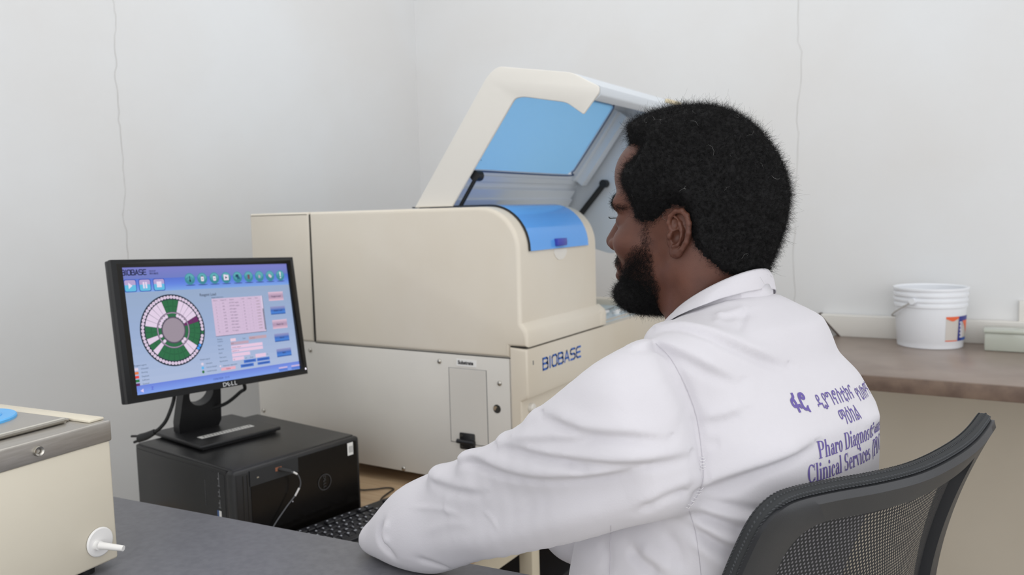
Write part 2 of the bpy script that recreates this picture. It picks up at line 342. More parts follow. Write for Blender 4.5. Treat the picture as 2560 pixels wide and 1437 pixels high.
bm = bmesh.new(); cyl(bm, (-1.0545, Ys - .0012, .904), (-1.056, Ys + .005, .905), .006, n=16); finish(bm, 'key_barrel', M_screw, A)
for x, z in ((-1.2175, 1.0065), (-1.0415, .966), (-1.66, 1.006), (-1.86, .815), (-1.345, .715)):
    bm = bmesh.new(); bmesh.ops.create_uvsphere(bm, u_segments=14, v_segments=8, radius=.0062)
    for v in bm.verts: v.co.y *= .6
    bmesh.ops.translate(bm, verts=bm.verts, vec=(x, Ys - .001, z)); finish(bm, 'screw', M_screw, A)
bm = bmesh.new(); box(bm, (-1.1655, Ys - .0012, .9995), (-1.1065, Ys, 1.0165)); lb = finish(bm, 'label', M_paper, A, label='white printed label')
text_obj('lettering', 'Substrate', frame((-1.1605, Ys - .0012, 1.0045), (1, 0, 0), (0, -1, 0)), .0125, M_ink, lb, bold=.0006, sx=.95)
bm = bmesh.new(); lathe(bm, [(0, .012), (.008, .012), (.0105, .009), (.011, 0), (0, 0)], n=24, M=Matrix.Translation((-.983, 1.672, .905)) @ Matrix.Rotation(math.pi / 2, 4, 'Y')); finish(bm, 'knob', M_creamw, A)
# brand lettering on the front lip
def stroke_word(name, M, hgt, mt, parent, word, pitch, sw, gw):
    """squared technical letters from strokes"""
    g = {'B': [[(0, 0), (0, 1)], [(0, 1), (.75, 1), (.95, .9), (.95, .62), (.75, .52), (0, .52)], [(.75, .52), (1, .42), (1, .1), (.8, 0), (0, 0)]],
         'I': [[(.5, 0), (.5, 1)]], 'O': [[(.2, 0), (0, .15), (0, .85), (.2, 1), (.8, 1), (1, .85), (1, .15), (.8, 0), (.2, 0)]],
         'A': [[(0, 0), (.48, 1), (.52, 1), (1, 0)], [(.2, .32), (.8, .32)]],
         'S': [[(1, .97), (.95, 1), (.2, 1), (0, .88), (0, .62), (.2, .52), (.8, .5), (1, .4), (1, .12), (.8, 0), (.03, 0)]],
         'E': [[(1, 1), (.25, 1), (0, .85), (0, .15), (.25, 0), (1, 0)], [(0, .5), (.9, .5)]]}
    bm = bmesh.new(); x = 0
    for ch in word:
        wd = gw * (.25 if ch == 'I' else 1)
        for st in g[ch]:
            for (a, b), (c, e) in zip(st, st[1:]):
                p = Vector(((a * gw if ch != 'I' else sw / 2) + x, b * hgt)); q = Vector(((c * gw if ch != 'I' else sw / 2) + x, e * hgt)); u = (q - p).normalized() if (q - p).length > 1e-6 else Vector((1, 0)); n = Vector((-u.y, u.x)) * sw / 2
                p -= u * sw * .4; q += u * sw * .4
                bm.faces.new([bm.verts.new(M @ Vector((t.x, t.y, .0005))) for t in (p - n, q - n, q + n, p + n)])
        x += (sw if ch == 'I' else gw) + pitch
    me = bpy.data.meshes.new(name); bm.to_mesh(me); bm.free(); o = link(name, me, mt, parent); return o, x - pitch
stroke_word('brand_lettering', frame((-.963, 1.703, .992), (0, 1, 0), (1, 0, 0)), .0265, M_textblue, A, 'BIOBASE', .0083, .0052, .0243)
bm = bmesh.new(); box(bm, (-.9632, 1.655, 1.012), (-.9626, 1.659, 1.022)); finish(bm, 'serial_mark', M_grey_print, A)
for x in (-1.76, -1.08):
    for y in (1.7, 2.45): bm = bmesh.new(); cyl(bm, (x, y, BZ + .0005), (x, y, .714), .02); finish(bm, 'foot', M_rubber, A)
# ---------------------------------------------------------------- furniture
def Wd(o, s): return o
B = empty('work_bench', (-1.5, 1.9, 0), 'low tan-topped bench under the analyser and computer', 'bench')
bm = bmesh.new(); box(bm, (-1.80, 1.06, .645), (-.945, 2.93, BZ), bev=.002); finish(bm, 'bench_top', M_bench, B)
bm = bmesh.new(); box(bm, (-1.77, 1.09, .585), (-.96, 1.115, .645)); box(bm, (-1.77, 2.87, .585), (-.96, 2.9, .645)); box(bm, (-.985, 1.115, .585), (-.96, 2.87, .645)); finish(bm, 'apron', M_legs, B)
for x in (-1.76, -.965):
    for y in (1.10, 1.62, 2.88):
        bm = bmesh.new(); box(bm, (x - .018, y - .018, .1), (x + .018, y + .018, .645), bev=.003); finish(bm, 'leg', M_legs, B)
bm = bmesh.new(); tube(bm, [(-.965, 1.64, .22), (-.965, 2.86, .58)], .016, 8, 0); finish(bm, 'brace', M_legs, B)
D = empty('grey_desk', (-1.2, .8, 0), 'dark grey laminate desk with water bath and elbow resting on it', 'desk')
dz = .87
e0 = Vector((-1.404, .872)); e1 = Vector((-.58, .947)); dd = (e1 - e0).normalized(); e0 = e1 - dd * 1.55; nn2 = Vector((dd.y, -dd.x)); e1 = e1 + dd * .065
bm = bmesh.new(); prism(bm, roundpoly([tuple(e0), tuple(e1), tuple(e1 + nn2 * .8), tuple(e0 + nn2 * .8)], .012, 4), (dz - .026, dz), bev=.003); finish(bm, 'desk_top', M_desk, D)
for s, t in ((.08, .06), (1.28, .06), (.08, .74), (1.28, .74)):
    p = e0 + dd * s + nn2 * t; bm = bmesh.new(); box(bm, (p.x - .02, p.y - .02, .1), (p.x + .02, p.y + .02, dz - .026), bev=.003); finish(bm, 'leg', M_legs, D)
# wall counter on the right
Cn = empty('wall_counter', (.7, 2.62, 0), 'brown laminate counter along the right wall with white backsplash', 'counter')
bm = bmesh.new(); box(bm, (-.52, 2.285, .885), (2.6, 2.955, .925), bev=.003); ct = finish(bm, 'countertop', M_counter, Cn)
bm = bmesh.new(); box(bm, (-.5205, 2.279, .8845), (2.6, 2.2855, .9235), bev=.002); finish(bm, 'counter_edge', M_cedge, Cn, label='mottled brown edge band')
prf = [(-.566, .996), (2.6, .996), (2.6, .925), (-.498, .925)]
bm = bmesh.new(); prism(bm, prf, (2.925, 2.968), axis='y', bev=.002); finish(bm, 'backsplash', M_trim, Cn)
bm = bmesh.new(); prism(bm, [(-.572, .998), (-.565, .998), (-.497, .925), (-.505, .925)], (2.924, 2.969), axis='y'); finish(bm, 'mitre_gap', mat('dark_mitre', (74, 60, 52), .7), Cn)
for x in (1.1, 2.4):
    bm = bmesh.new(); box(bm, (x - .02, 2.86, .1), (x + .02, 2.95, .885)); finish(bm, 'bracket', M_wall_low, Cn)
# pail
Pl = empty('pail', (-.222, 2.845, .925), 'white plastic pail with a wire handle and an orange and blue label', 'bucket')
c = (-.222, 2.845, .925)
M_pail = mat('pail_plastic', (232, 234, 238), .38, bump=.03, bscale=100)
bm = bmesh.new(); lathe(bm, [(0, .003), (.086, .003), (.0905, 0), (.0925, .002), (.0935, .02), (.0945, .022), (.1005, .125), (.1035, .126), (.1035, .1335), (.1012, .1345), (.1012, .142), (.1045, .143), (.1045, .149), (.1015, .15), (.1015, .158), (.1055, .159), (.1055, .166), (.103, .167), (.103, .176), (.1065, .177), (.1065, .183), (.103, .184), (.099, .18), (.093, .024), (0, .014)], c, 64)
finish(bm, 'pail_body', M_pail, Pl, .5)
bm = bmesh.new(); P = []
ang0 = math.radians(-112)
for k in range(21):
    a = ang0 - math.pi * k / 20 * 1.0
    r = .108; P.append(Vector((c[0] + r * math.cos(a), c[1] + r * math.sin(a), c[2] + .145 - .062 * math.sin(math.pi * k / 20))))
tube(bm, P, .0024, 8, 0); finish(bm, 'handle', mat('pail_handle', (196, 194, 190), .4, metal=.3), Pl)
for a in (ang0, ang0 - math.pi):
    bm = bmesh.new(); p = Vector((c[0] + .106 * math.cos(a), c[1] + .106 * math.sin(a), c[2] + .146)); nrm = Vector((math.cos(a), math.sin(a), 0)); tube(bm, [p - nrm * .004, p + nrm * .008], .010, 12, 0)
    finish(bm, 'handle_lug', M_pail, Pl)
def pail_patch(name, a0, a1, z0, z1, mt, par, off=.0006, tri=None):
    bm = bmesh.new(); n = 8; R = lambda z: .0945 + (.1005 - .0945) * (z - .022) / .103 + off
    g = [[bm.verts.new((c[0] + R(z) * math.cos(a), c[1] + R(z) * math.sin(a), c[2] + z)) for a in np.linspace(a0, a1, n)] for z in (z0, z1)]
    if tri: 
        for i, v in enumerate(g[0]): t = i / (n - 1); z = tri(t); v.co = (c[0] + R(z) * math.cos(np.linspace(a0, a1, n)[i]), c[1] + R(z) * math.sin(np.linspace(a0, a1, n)[i]), c[2] + z)
    for i in range(n - 1): bm.faces.new((g[0][i], g[0][i + 1], g[1][i + 1], g[1][i]))
    return finish(bm, name, mt, par)
M_or = mat('label_orange', (232, 104, 62), .45); M_nv = mat('label_navy', (52, 56, 138), .45); M_lg = mat('label_grey', (205, 199, 192), .5); M_lb = mat('label_blue', (52, 96, 176), .45)
r_ = math.radians
LBL = pail_patch('label', r_(-60), r_(-3), .025, .1, M_lg, Pl, .0005); LBL['label'] = 'printed paper label in orange, navy and grey'
pail_patch('label_top', r_(-60), r_(-35), .1, .1, M_or, LBL, .0012, lambda t: .1 - .006 - .009 * (1 - abs(2 * t - 1)))
pail_patch('label_band', r_(-35), r_(-24), .025, .1, M_nv, LBL, .0012)
pail_patch('label_corner', r_(-24), r_(-3), .086, .1, M_nv, LBL, .0012)
pail_patch('label_flash', r_(-24), r_(-3), .052, .086, M_or, LBL, .0012, lambda t: .086 - .045 * t)
pail_patch('label_foot', r_(-24), r_(-3), .025, .034, M_lb, LBL, .0012)
pail_patch('label_row', r_(-60), r_(-36), .025, .028, M_or, LBL, .0012)
bm = bmesh.new()
for k in range(9):     # vertical lettering on the navy band
    a = r_(-29.5); z = .036 + k * .0055; R = .0975 + .0022
    for j in (-.035, 0, .035)[k % 2:]: 
        p = Vector((c[0] + R * math.cos(a + j), c[1] + R * math.sin(a + j), c[2] + z)); box(bm, (p.x - .0012, p.y - .0005, p.z), (p.x + .0012, p.y + .0005, p.z + .0035))
finish(bm, 'label_print', M_paper, LBL)
# glass staining dish on the counter
M_glass = mat('pale_glass', (214, 218, 206), .15, trans=.35, spec=.6)
G = empty('glass_dish', (.04, 2.83, .925), 'pale green glass slide tray on the counter right of the pail', 'tray')
bm = bmesh.new(); box(bm, (-.073, 2.79, .9255), (.17, 2.87, .9785), bev=.003); finish(bm, 'dish_body', M_glass, G)
bm = bmesh.new(); box(bm, (-.076, 2.786, .979), (.174, 2.874, .9895), bev=.003); finish(bm, 'dish_lid', M_glass, G)
bm = bmesh.new(); box(bm, (.013, 2.955, .99), (.12, 2.969, 1.06), bev=.002); tag(finish(bm, 'wall_socket', M_trim), 'white wall socket plate just above the backsplash at the right edge', 'socket')
# ---------------------------------------------------------------- water bath on the grey desk
bx, by, byaw, bz0, bh = -1.1109, .6895, .095, .8822, .252
Mb = Matrix.Translation((bx, by, bz0)) @ Matrix.Rotation(byaw, 4, 'Z') @ Matrix.Scale(.815, 4)      # local: +x to the analyser side front, -y towards the camera
Wb = empty('water_bath', (bx - .2, by - .25, dz), 'cream thermostatic water bath with steel top standing on the grey desk', 'water bath')
bm = bmesh.new(); box(bm, (-.40, -.62, 0), (0, 0, bh - .035), Mb, bev=.005, seg=3); finish(bm, 'housing', M_bath, Wb)
bm = bmesh.new(); box(bm, (-.402, -.622, bh - .0375), (.0025, .0025, bh), Mb, bev=.004, seg=3); finish(bm, 'steel_rim', M_steel, Wb, label='brushed steel rim')
bm = bmesh.new(); box(bm, (-.37, -.6, bh + .0005), (-.06, -.032, bh + .006), Mb, bev=.002); lidp = finish(bm, 'steel_cover', M_steel2, Wb, label='flat steel cover')
bm = bmesh.new(); tube(bm, [Mb @ Vector((-.055, -.60, bh + .006)), Mb @ Vector((-.055, -.045, bh + .006))], .0042, 10, 0); finish(bm, 'cover_rod', M_screw, Wb)
bm = bmesh.new(); box(bm, (-.40, -.62, bh), (-.34, .0, bh + .012), Mb, bev=.004); box(bm, (-.40, -.030, bh), (-.012, .0, bh + .005), Mb, bev=.002); finish(bm, 'rear_ledge', M_bath, Wb)
rc = Mb @ Vector((-.215, -.115, bh + .006))
for r1, r0, h in ((.075, .052, .006), (.052, .03, .009), (.03, 0, .006)):
    bm = bmesh.new(); lathe(bm, [(r0, 0), (r1, 0), (r1, h - .002), (r1 - .002, h), (r0, h)] if r0 else [(r1, 0), (r1, h - .002), (r1 - .002, h), (0, h)], (0, 0, 0), 48, M=Matrix.Translation(rc) @ Matrix.Scale(.815, 4)); finish(bm, 'ring_lid', M_blue, Wb, label='blue concentric ring lid')
bm = bmesh.new(); q = Mb @ Vector((.0025, -.135, bh - .0185)); lathe(bm, [(.0035, .0005), (.0038, .003), (.0062, .004), (.007, .002), (.0072, 0)], n=20, M=Matrix.Translation(q) @ Matrix.Rotation(math.pi / 2, 4, 'Y')); finish(bm, 'rim_screw', M_screw, Wb)
q = Mb @ Vector((.001, -.036, .043)); Mk = Matrix.Translation(q) @ Matrix.Scale(.815, 4) @ Matrix.Rotation(byaw, 4, 'Z') @ Matrix.Rotation(math.pi / 2, 4, 'Y')
bm = bmesh.new(); lathe(bm, [(0, .003), (.0235, .003), (.0255, .0015), (.0258, 0)], n=40, M=Mk); dr = finish(bm, 'drain_plate', M_white, Wb, label='round white drain plate')
bm = bmesh.new(); cyl(bm, Mk @ Vector((.003, -.008, .002)), Mk @ Vector((.002, -.008, .010)), .0068, n=16); cyl(bm, Mk @ Vector((.002, -.008, .010)), Mk @ Vector((.006, .006, .052)), .0052, .004, n=16); finish(bm, 'drain_spout', M_white, dr)
for sx in (-.03, -.37):
    for sy in (-.045, -.57):
        bm = bmesh.new(); p = Mb @ Vector((sx, sy, -.0149)); cyl(bm, p, p + Vector((0, 0, .0135)), .012, n=16); finish(bm, 'foot', M_rubber, Wb)

Bx = empty('added_dark_box', (-1.25, 1.75, .1), 'dark box added on the floor under the bench to fill the dark area below the sleeve', 'box')  # invented box, fills the dark area under the bench
M_box = mat('dark_box_plastic', (30, 32, 38), .5)
bm = bmesh.new(); prism(bm, roundpoly([(-1.62, 1.5), (-1.04, 1.5), (-1.04, 2.3), (-1.62, 2.3)], .03, 4), (.101, .36), bev=.006); finish(bm, 'box_body', M_box, Bx)
bm = bmesh.new(); prism(bm, roundpoly([(-1.63, 1.49), (-1.03, 1.49), (-1.03, 2.31), (-1.63, 2.31)], .035, 4), (.36, .385), bev=.006); finish(bm, 'box_lid', M_box, Bx)
# ---------------------------------------------------------------- desktop computer lying on its side
px_, py_, pyw = -1.3416, 1.0914, .1163
Mp = Matrix.Translation((px_, py_, BZ + .001)) @ Matrix.Rotation(-pyw, 4, 'Z')       # +y along the front, -x to the back
Pc = empty('desktop_computer', (px_ - .2, py_ + .16, BZ), 'black desktop computer case lying on its side under the monitor', 'computer')
PW, PD, PH = .33, .397, .19
bm = bmesh.new(); box(bm, (-PD, 0, .002), (-.03, PW, PH - .003), Mp, bev=.004); box(bm, (-PD + .004, -.0015, .01), (-.036, .004, PH - .012), Mp, bev=.002)
finish(bm, 'case', M_blackm, Pc)
bm = bmesh.new(); prism(bm, roundpoly([(-PD + .006, .002), (-.012, .002), (-.012, PW - .002), (-PD + .006, PW - .002)], .006, 3), (PH - .006, PH), Mp, bev=.003); finish(bm, 'side_cover', M_blackm, Pc)
bm = bmesh.new(); box(bm, (-.03, -.003, 0), (0, PW + .003, PH - .002), Mp, bev=.008, seg=4); fb = finish(bm, 'front_bezel', M_black, Pc)
bm = bmesh.new(); prism(bm, roundpoly([(.036, .006), (PW - .008, .006), (PW - .008, PH - .01), (.036, PH - .01)], .006, 3), (0, .0012), Mp @ Matrix(((0, 0, 1, 0), (1, 0, 0, 0), (0, 1, 0, 0), (0, 0, 0, 1)))); finish(bm, 'grille', M_blackg, fb, label='glossy black front grille')
MF = frame(Mp @ Vector((.0012, 0, 0)), Mp.to_3x3() @ Vector((0, 1, 0)), Mp.to_3x3() @ Vector((1, 0, 0)))     # s,z,out
def fbox(name, lo, hi, mt, par, bev=0):
    bm = bmesh.new(); box(bm, lo, hi, MF, bev=bev, seg=1); return finish(bm, name, mt, par)
fbox('port_panel', (.034, .150, 0), (.155, .183, .0014), mat('port_panel_plastic', (38, 40, 43), .5), fb)
fbox('power_slot', (.050, .164, .0014), (.055, .167, .002), M_screw, fb)
fbox('bezel_groove', (.018, .012, -.0006), (.020, .176, .0002), M_dark, fb); fbox('bezel_groove', (.028, .012, -.0006), (.030, .176, .0002), M_dark, fb)
fbox('usb_port', (.096, .166, .001), (.112, .174, .002), mat('usb_orange', (150, 96, 70), .4), fb)
fbox('asset_sticker', (.294, .150, .001), (.3105, .179, .0016), M_paper, fb).__setitem__('label', 'small white asset sticker')
for k in range(3): fbox('sticker_print', (.298 + k * .004, .156, .0016), (.3 + k * .004, .172, .0018), M_grey_print, bpy.data.objects['asset_sticker']) if False else None
bm = bmesh.new()
for k in range(3): box(bm, (.2985 + k * .004, .156, .0016), (.3 + k * .004, .171, .0019), MF)
finish(bm, 'sticker_print', M_grey_print, fb)
bm = bmesh.new(); c0 = Vector((.2245, .1075)); n = 48
for r in (0,):
    a = [bm.verts.new(MF @ Vector((c0.x + .0185 * math.cos(2 * math.pi * i / n), c0.y + .0185 * math.sin(2 * math.pi * i / n), .0016))) for i in range(n)]
    b = [bm.verts.new(MF @ Vector((c0.x + .0165 * math.cos(2 * math.pi * i / n), c0.y + .0165 * math.sin(2 * math.pi * i / n), .0016))) for i in range(n)]
    for i in range(n): bm.faces.new((a[i], a[(i + 1) % n], b[(i + 1) % n], b[i]))
M_logo = mat('logo_grey', (62, 62, 64), .4)
finish(bm, 'logo_ring', M_logo, fb)
def dell(name, M, size, mt, parent):
    for i, (ch, ang) in enumerate((('D', 0), ('E', .55), ('L', 0), ('L', 0))):
        pass
    vs, fs = [], []; x = 0
    for ch, ang, adv in (('D', 0, .78), ('E', .6, .74), ('L', 0, .6), ('L', 0, .6)):
        v, f = text_mesh(ch, 1, .02); cx, cy = .33, .36; ca, sa = math.cos(ang), math.sin(ang); off = len(vs)
        for q in v: a, b = q[0] - cx, q[1] - cy; vs.append((x + cx + a * ca - b * sa, cy + a * sa + b * ca)); 
        fs += [tuple(i + off for i in g) for g in f]; x += adv
    wd = x; V = [M @ Vector(((a - wd / 2) * size * 1.15, (b - .36) * size, .0003)) for a, b in vs]
    me = bpy.data.meshes.new(name); me.from_pydata(V, [], fs); return link(name, me, mt, parent)
dell('logo_letters', MF @ Matrix.Translation((c0.x, c0.y, .0014)) @ Matrix.Rotation(-math.pi / 2, 4, 'Z'), .0098, M_logo, fb)
bm = bmesh.new(); cyl(bm, MF @ Vector((.136, .089, .001)), MF @ Vector((.136, .089, .002)), .0012, n=10); finish(bm, 'indicator_light', mat('led_white', (230, 230, 240), .3), fb)
# side marks (text illegible in the photo: blocks of grey print)
_R = Mp.to_3x3(); MS = Matrix((_R @ Vector((-1, 0, 0)), Vector((0, 0, 1)), _R @ Vector((0, -1, 0)))).transposed().to_4x4(); MS.translation = Mp @ Vector((0, -.0018, 0))
bm = bmesh.new()
for z0, z1 in ((.150, .180), (.128, .145), (.104, .122)):
    box(bm, (.0535, z0, 0), (.0555, z1, .0004), MS); box(bm, (.0515, z0, 0), (.0595, z0 + .0025, .0004), MS); box(bm, (.0555, (z0 + z1) / 2, 0), (.0595, (z0 + z1) / 2 + .003, .0004), MS)
finish(bm, 'side_print', M_grey_print, Pc)
bm = bmesh.new(); 
for k in range(14): box(bm, (.106, .100 + k * .004, 0), (.109, .1025 + k * .004, .0003), MS)
finish(bm, 'faint_print', M_logo, Pc)
bm = bmesh.new(); box(bm, (.0515, .06, 0), (.0595, .098, .0005), MS); finish(bm, 'processor_sticker', M_paper, Pc, label='white part of the case sticker')
bm = bmesh.new(); box(bm, (.0595, .06, 0), (.0665, .098, .0005), MS); finish(bm, 'sticker_band', mat('sticker_blue', (60, 92, 140), .4), Pc, label='blue part of the case sticker')
bm = bmesh.new(); box(bm, (-PD - .02, .03, .07), (-PD + .002, .07, .12), Mp, bev=.006); finish(bm, 'rear_plug', M_rubber, Pc)
# usb cable in the front port
Uc = tag(empty('usb_cable', MF @ Vector((.104, .170, .01)), 'thin grey usb cable with white sleeves plugged into the computer front', 'cable'))
f3 = lambda s, z, o: MF @ Vector((s, z, o))
bm = bmesh.new(); tube(bm, [f3(.104, .170, 0), f3(.110, .168, .012), f3(.121, .163, .022)], .0042, 10, 3, flat=.7); finish(bm, 'plug', M_rubber, Uc)
cp = [f3(.121, .163, .022), f3(.1345, .153, .026), f3(.1435, .130, .022), f3(.135, .1085, .016), f3(.1095, .0824, .010), f3(.075, .045, .006), f3(.06, .012, .008)]
bm = bmesh.new(); tube(bm, cp, .0013, 8, 8); finish(bm, 'cord', mat('cord_grey', (96, 98, 102), .4), Uc)
bm = bmesh.new(); tube(bm, [f3(.125, .161, .0245), f3(.1325, .155, .026)], .0021, 8, 0); finish(bm, 'white_sleeve', M_white, Uc)
bm = bmesh.new(); tube(bm, [f3(.1405, .121, .0203), f3(.1375, .114, .018), f3(.133, .105, .015)], .0019, 8, 3); finish(bm, 'white_sleeve', M_white, Uc)
# ---------------------------------------------------------------- monitor
yaw, tilt, roll = -.0231, .1684, -.0485
n0 = Vector((math.cos(yaw), math.sin(yaw), 0)); r0 = Vector((-n0.y, n0.x, 0)); u0 = Vector((0, 0, 1)) * math.cos(tilt) - n0 * math.sin(tilt)
mr = r0 * math.cos(roll) + u0 * math.sin(roll); mu = u0 * math.cos(roll) - r0 * math.sin(roll); mn = mr.cross(mu)
MM = Matrix((mr, mu, mn)).transposed().to_4x4(); MM.translation = Vector((-1.4923, 1.1954, 1.146))
Mo = empty('monitor', (-1.618, 1.275, BZ + PH), 'black computer monitor showing a blue reagent software screen, standing on the computer', 'monitor')
W2, H2 = .233, .143
def ringframe(bm, o, i, z0, z1, M):
    O = roundpoly([(-o[0], -o[1]), (o[0], -o[1]), (o[0], o[1]), (-o[0], o[1])], .006, 3); I = [(i[0], i[2]), (i[1], i[2]), (i[1], i[3]), (i[0], i[3])]
    # outer ring strips as four mitred bars
    c = [(-o[0], -o[1]), (o[0], -o[1]), (o[0], o[1]), (-o[0], o[1])]
    for k in range(4):
        prism(bm, [c[k], c[(k + 1) % 4], I[(k + 1) % 4], I[k]], (z0, z1), M)
bm = bmesh.new(); ringframe(bm, (W2, H2), (-.2105, .2155, -.1285, .1275), -.006, .003, MM)
bmesh.ops.remove_doubles(bm, verts=bm.verts, dist=1e-5)
finish(bm, 'bezel', M_black, Mo, .3)
bm = bmesh.new(); box(bm, (-W2, -H2, -.020), (W2, H2, -.0035), MM, bev=.003); box(bm, (-.19, -.115, -.045), (.19, .11, -.018), MM, bev=.012, seg=3); finish(bm, 'back_shell', M_black, Mo)
# screen picture: flat patches, colours baked in a colour attribute of an emitting display
SV, SF, SC = [], [], []
def put(pts, col, layer, faces=None):
    o = len(SV); SV.extend([MM @ Vector((a / 1000, b / 1000, -.0030 + layer * .00008)) for a, b in pts])
    fs = faces or [tuple(range(len(pts)))]; SF.extend([tuple(i + o for i in f) for f in fs])
    SC.extend([col] * len(fs) if not isinstance(col, list) else col)
def R_(x0, y0, x1, y1, c, L=1): put([(x0, y0), (x1, y0), (x1, y1), (x0, y1)], c, L)
def rr(x0, y0, x1, y1, c, L=2, r=2): put(roundpoly([(x0, y0), (x1, y0), (x1, y1), (x0, y1)], r, 4), c, L)
def circ(x, y, r, c, L=2, n=28, ry=None): put([(x + r * math.cos(2 * math.pi * i / n), y + (ry or r) * math.sin(2 * math.pi * i / n)) for i in range(n)], c, L)
def sect(cx, cy, r0_, r1_, a0, a1, c, L=3, n=6):
    A = [a0 + (a1 - a0) * i / n for i in range(n + 1)]; put([(cx + r1_ * math.cos(a), cy + r1_ * math.sin(a)) for a in A] + [(cx + r0_ * math.cos(a), cy + r0_ * math.sin(a)) for a in reversed(A)], c, L)
def grad(x0, y0, x1, y1, stops, L=1, n=10):
    for i in range(n):
        t = (i + .5) / n; ts = [s[0] for s in stops]; c = tuple(float(np.interp(t, ts, [s[1][k] for s in stops])) for k in range(3)); R_(x0, y1 + (y0 - y1) * (i + 1) / n, x1, y1 + (y0 - y1) * i / n, c, L)
def tx(s, x, y, h, c=(30, 40, 60), L=5, bold=0, al='LEFT', sx=1):
    v, f = text_mesh(s, h / .72, bold, 0, al); put([(x + q[0] * sx, y + q[1]) for q in v], c, L, f) if v else None
BG = (150, 172, 202)
grad(-210.5, -128.5, 215.5, 127.5, [(0, (146, 165, 192)), (.5, (150, 170, 205)), (1, (172, 186, 216))], 0, 16)
grad(-210.5, 104, 215.5, 127.5, [(0, (122, 124, 196)), (1, (108, 122, 190))], 1, 6)
grad(-210.5, 77, 215.5, 104, [(0, (84, 112, 205)), (.5, (96, 130, 220)), (1, (124, 164, 224))], 1, 10)
grad(-210.5, -128.5, 215.5, -110, [(0, (104, 128, 214)), (1, (128, 160, 232))], 1, 6)
# brand line
me_, _w = stroke_word('tmp', Matrix.Identity(4), 10.2, M_ink, None, 'BIOBASE', 1.9, 2.1, 6.6)
dv = [(v.co.x - 209.5, v.co.y + 112.3) for v in me_.data.vertices]; df = [tuple(p.vertices) for p in me_.data.polygons]; put([(a, b) for a, b in dv], (30, 36, 72), 3, df)
bpy.data.objects.remove(me_)
tx('GROUP', -149.5, 117.8, 3.2, (36, 42, 84), 3, .08); tx('博科集团', -149.5, 112.2, 3.4, (36, 42, 84), 3, .05, sx=1.1)
for i, x in enumerate((-194, -162, -130)):
    rr(x - 13.5, 77.5, x + 13.5, 103.5, (50, 76, 168), 2, 5); 
    put(roundpoly([(x - 12, 79), (x + 12, 79), (x + 12, 92), (x - 12, 92)], [4, 4, 0, 0], 4), (96, 184, 220), 3)
    put(roundpoly([(x - 12, 92), (x + 12, 92), (x + 12, 102), (x - 12, 102)], [0, 0, 4, 4], 4), (178, 160, 204), 3)
    W_ = (228, 214, 236)
    if i == 0: put([(x - 4, 84), (x + 4.5, 90.5), (x - 4, 97)], W_, 4)
    if i == 1: R_(x - 4.5, 84, x - 1, 97, W_, 4); R_(x + 1, 84, x + 4.5, 97, W_, 4)
    if i == 2: R_(x - 5.5, 85, x + 5.5, 97, W_, 4)
for i in range(9):
    x = -56 + i * 31; y = 99.8
    circ(x, 86.3, 12, (60, 84, 150), 2, ry=1.3); circ(x, y, 12.6, (62, 140, 158), 3); circ(x, y + 2.5, 10, (92, 166, 176), 4, ry=8.5); circ(x, y - 3, 11, (56, 132, 146), 4, ry=8)
    if i == 0: R_(x - 1, y - 6, x + 1, y + 6, (20, 50, 80), 6); R_(x - 2, y - 6, x + 2.5, y - 2, (20, 50, 80), 6)
    if i in (1, 2): rr(x - 3.6, y - 6, x + 3.6, y + 4, (226, 214, 230), 6, 1.5); R_(x - 2.2, y + 4, x + 2.2, y + 6.5, (60, 90, 110), 6); circ(x, y - 1.2, 1.5, (120, 150, 170), 7)
    if i == 3: R_(x - 6.5, y - 6, x + 6.5, y + 6, (224, 214, 230), 6); put([(x - 2.5, y - 3), (x + 3.5, y), (x - 2.5, y + 3)], (40, 80, 96), 7); R_(x - 6.5, y + 4.5, x - 1, y + 7, (224, 214, 230), 6)
    if i == 4: R_(x - 5, y, x + 3, y + 6, (20, 62, 92), 6); R_(x - 2, y - 5, x + 6, y + 1, (34, 90, 120), 6)
    if i == 5: rr(x - 3.2, y - 5.5, x + 3.2, y + 5, (110, 78, 90), 6, 1.5)
    if i == 6: put([(x - 2.5, y - 3.5), (x + 3.5, y), (x - 2.5, y + 3.5)], (190, 170, 190), 6); R_(x - 3, y - 4, x + 2, y + 3, (170, 160, 180), 6)
    if i == 7: put([(x - 5, y + 2), (x - 1, y + 5), (x + 5, y - 1), (x + 2, y - 5), (x - 3, y - 2)], (220, 190, 205), 6)
    if i == 8: put([(x - 2, y + 8.5), (x + 2, y + 8.5), (x + 1, y - 2), (x - 1, y - 2)], (230, 224, 236), 6); circ(x, y - 5.3, 1.7, (230, 224, 236), 6)
tx('Reagent Load', -37, 61, 6.4, (34, 40, 58), 4, .06, sx=.86); tx('Reagent Information', -8, 55.4, 2.7, (50, 60, 86), 4, .03)
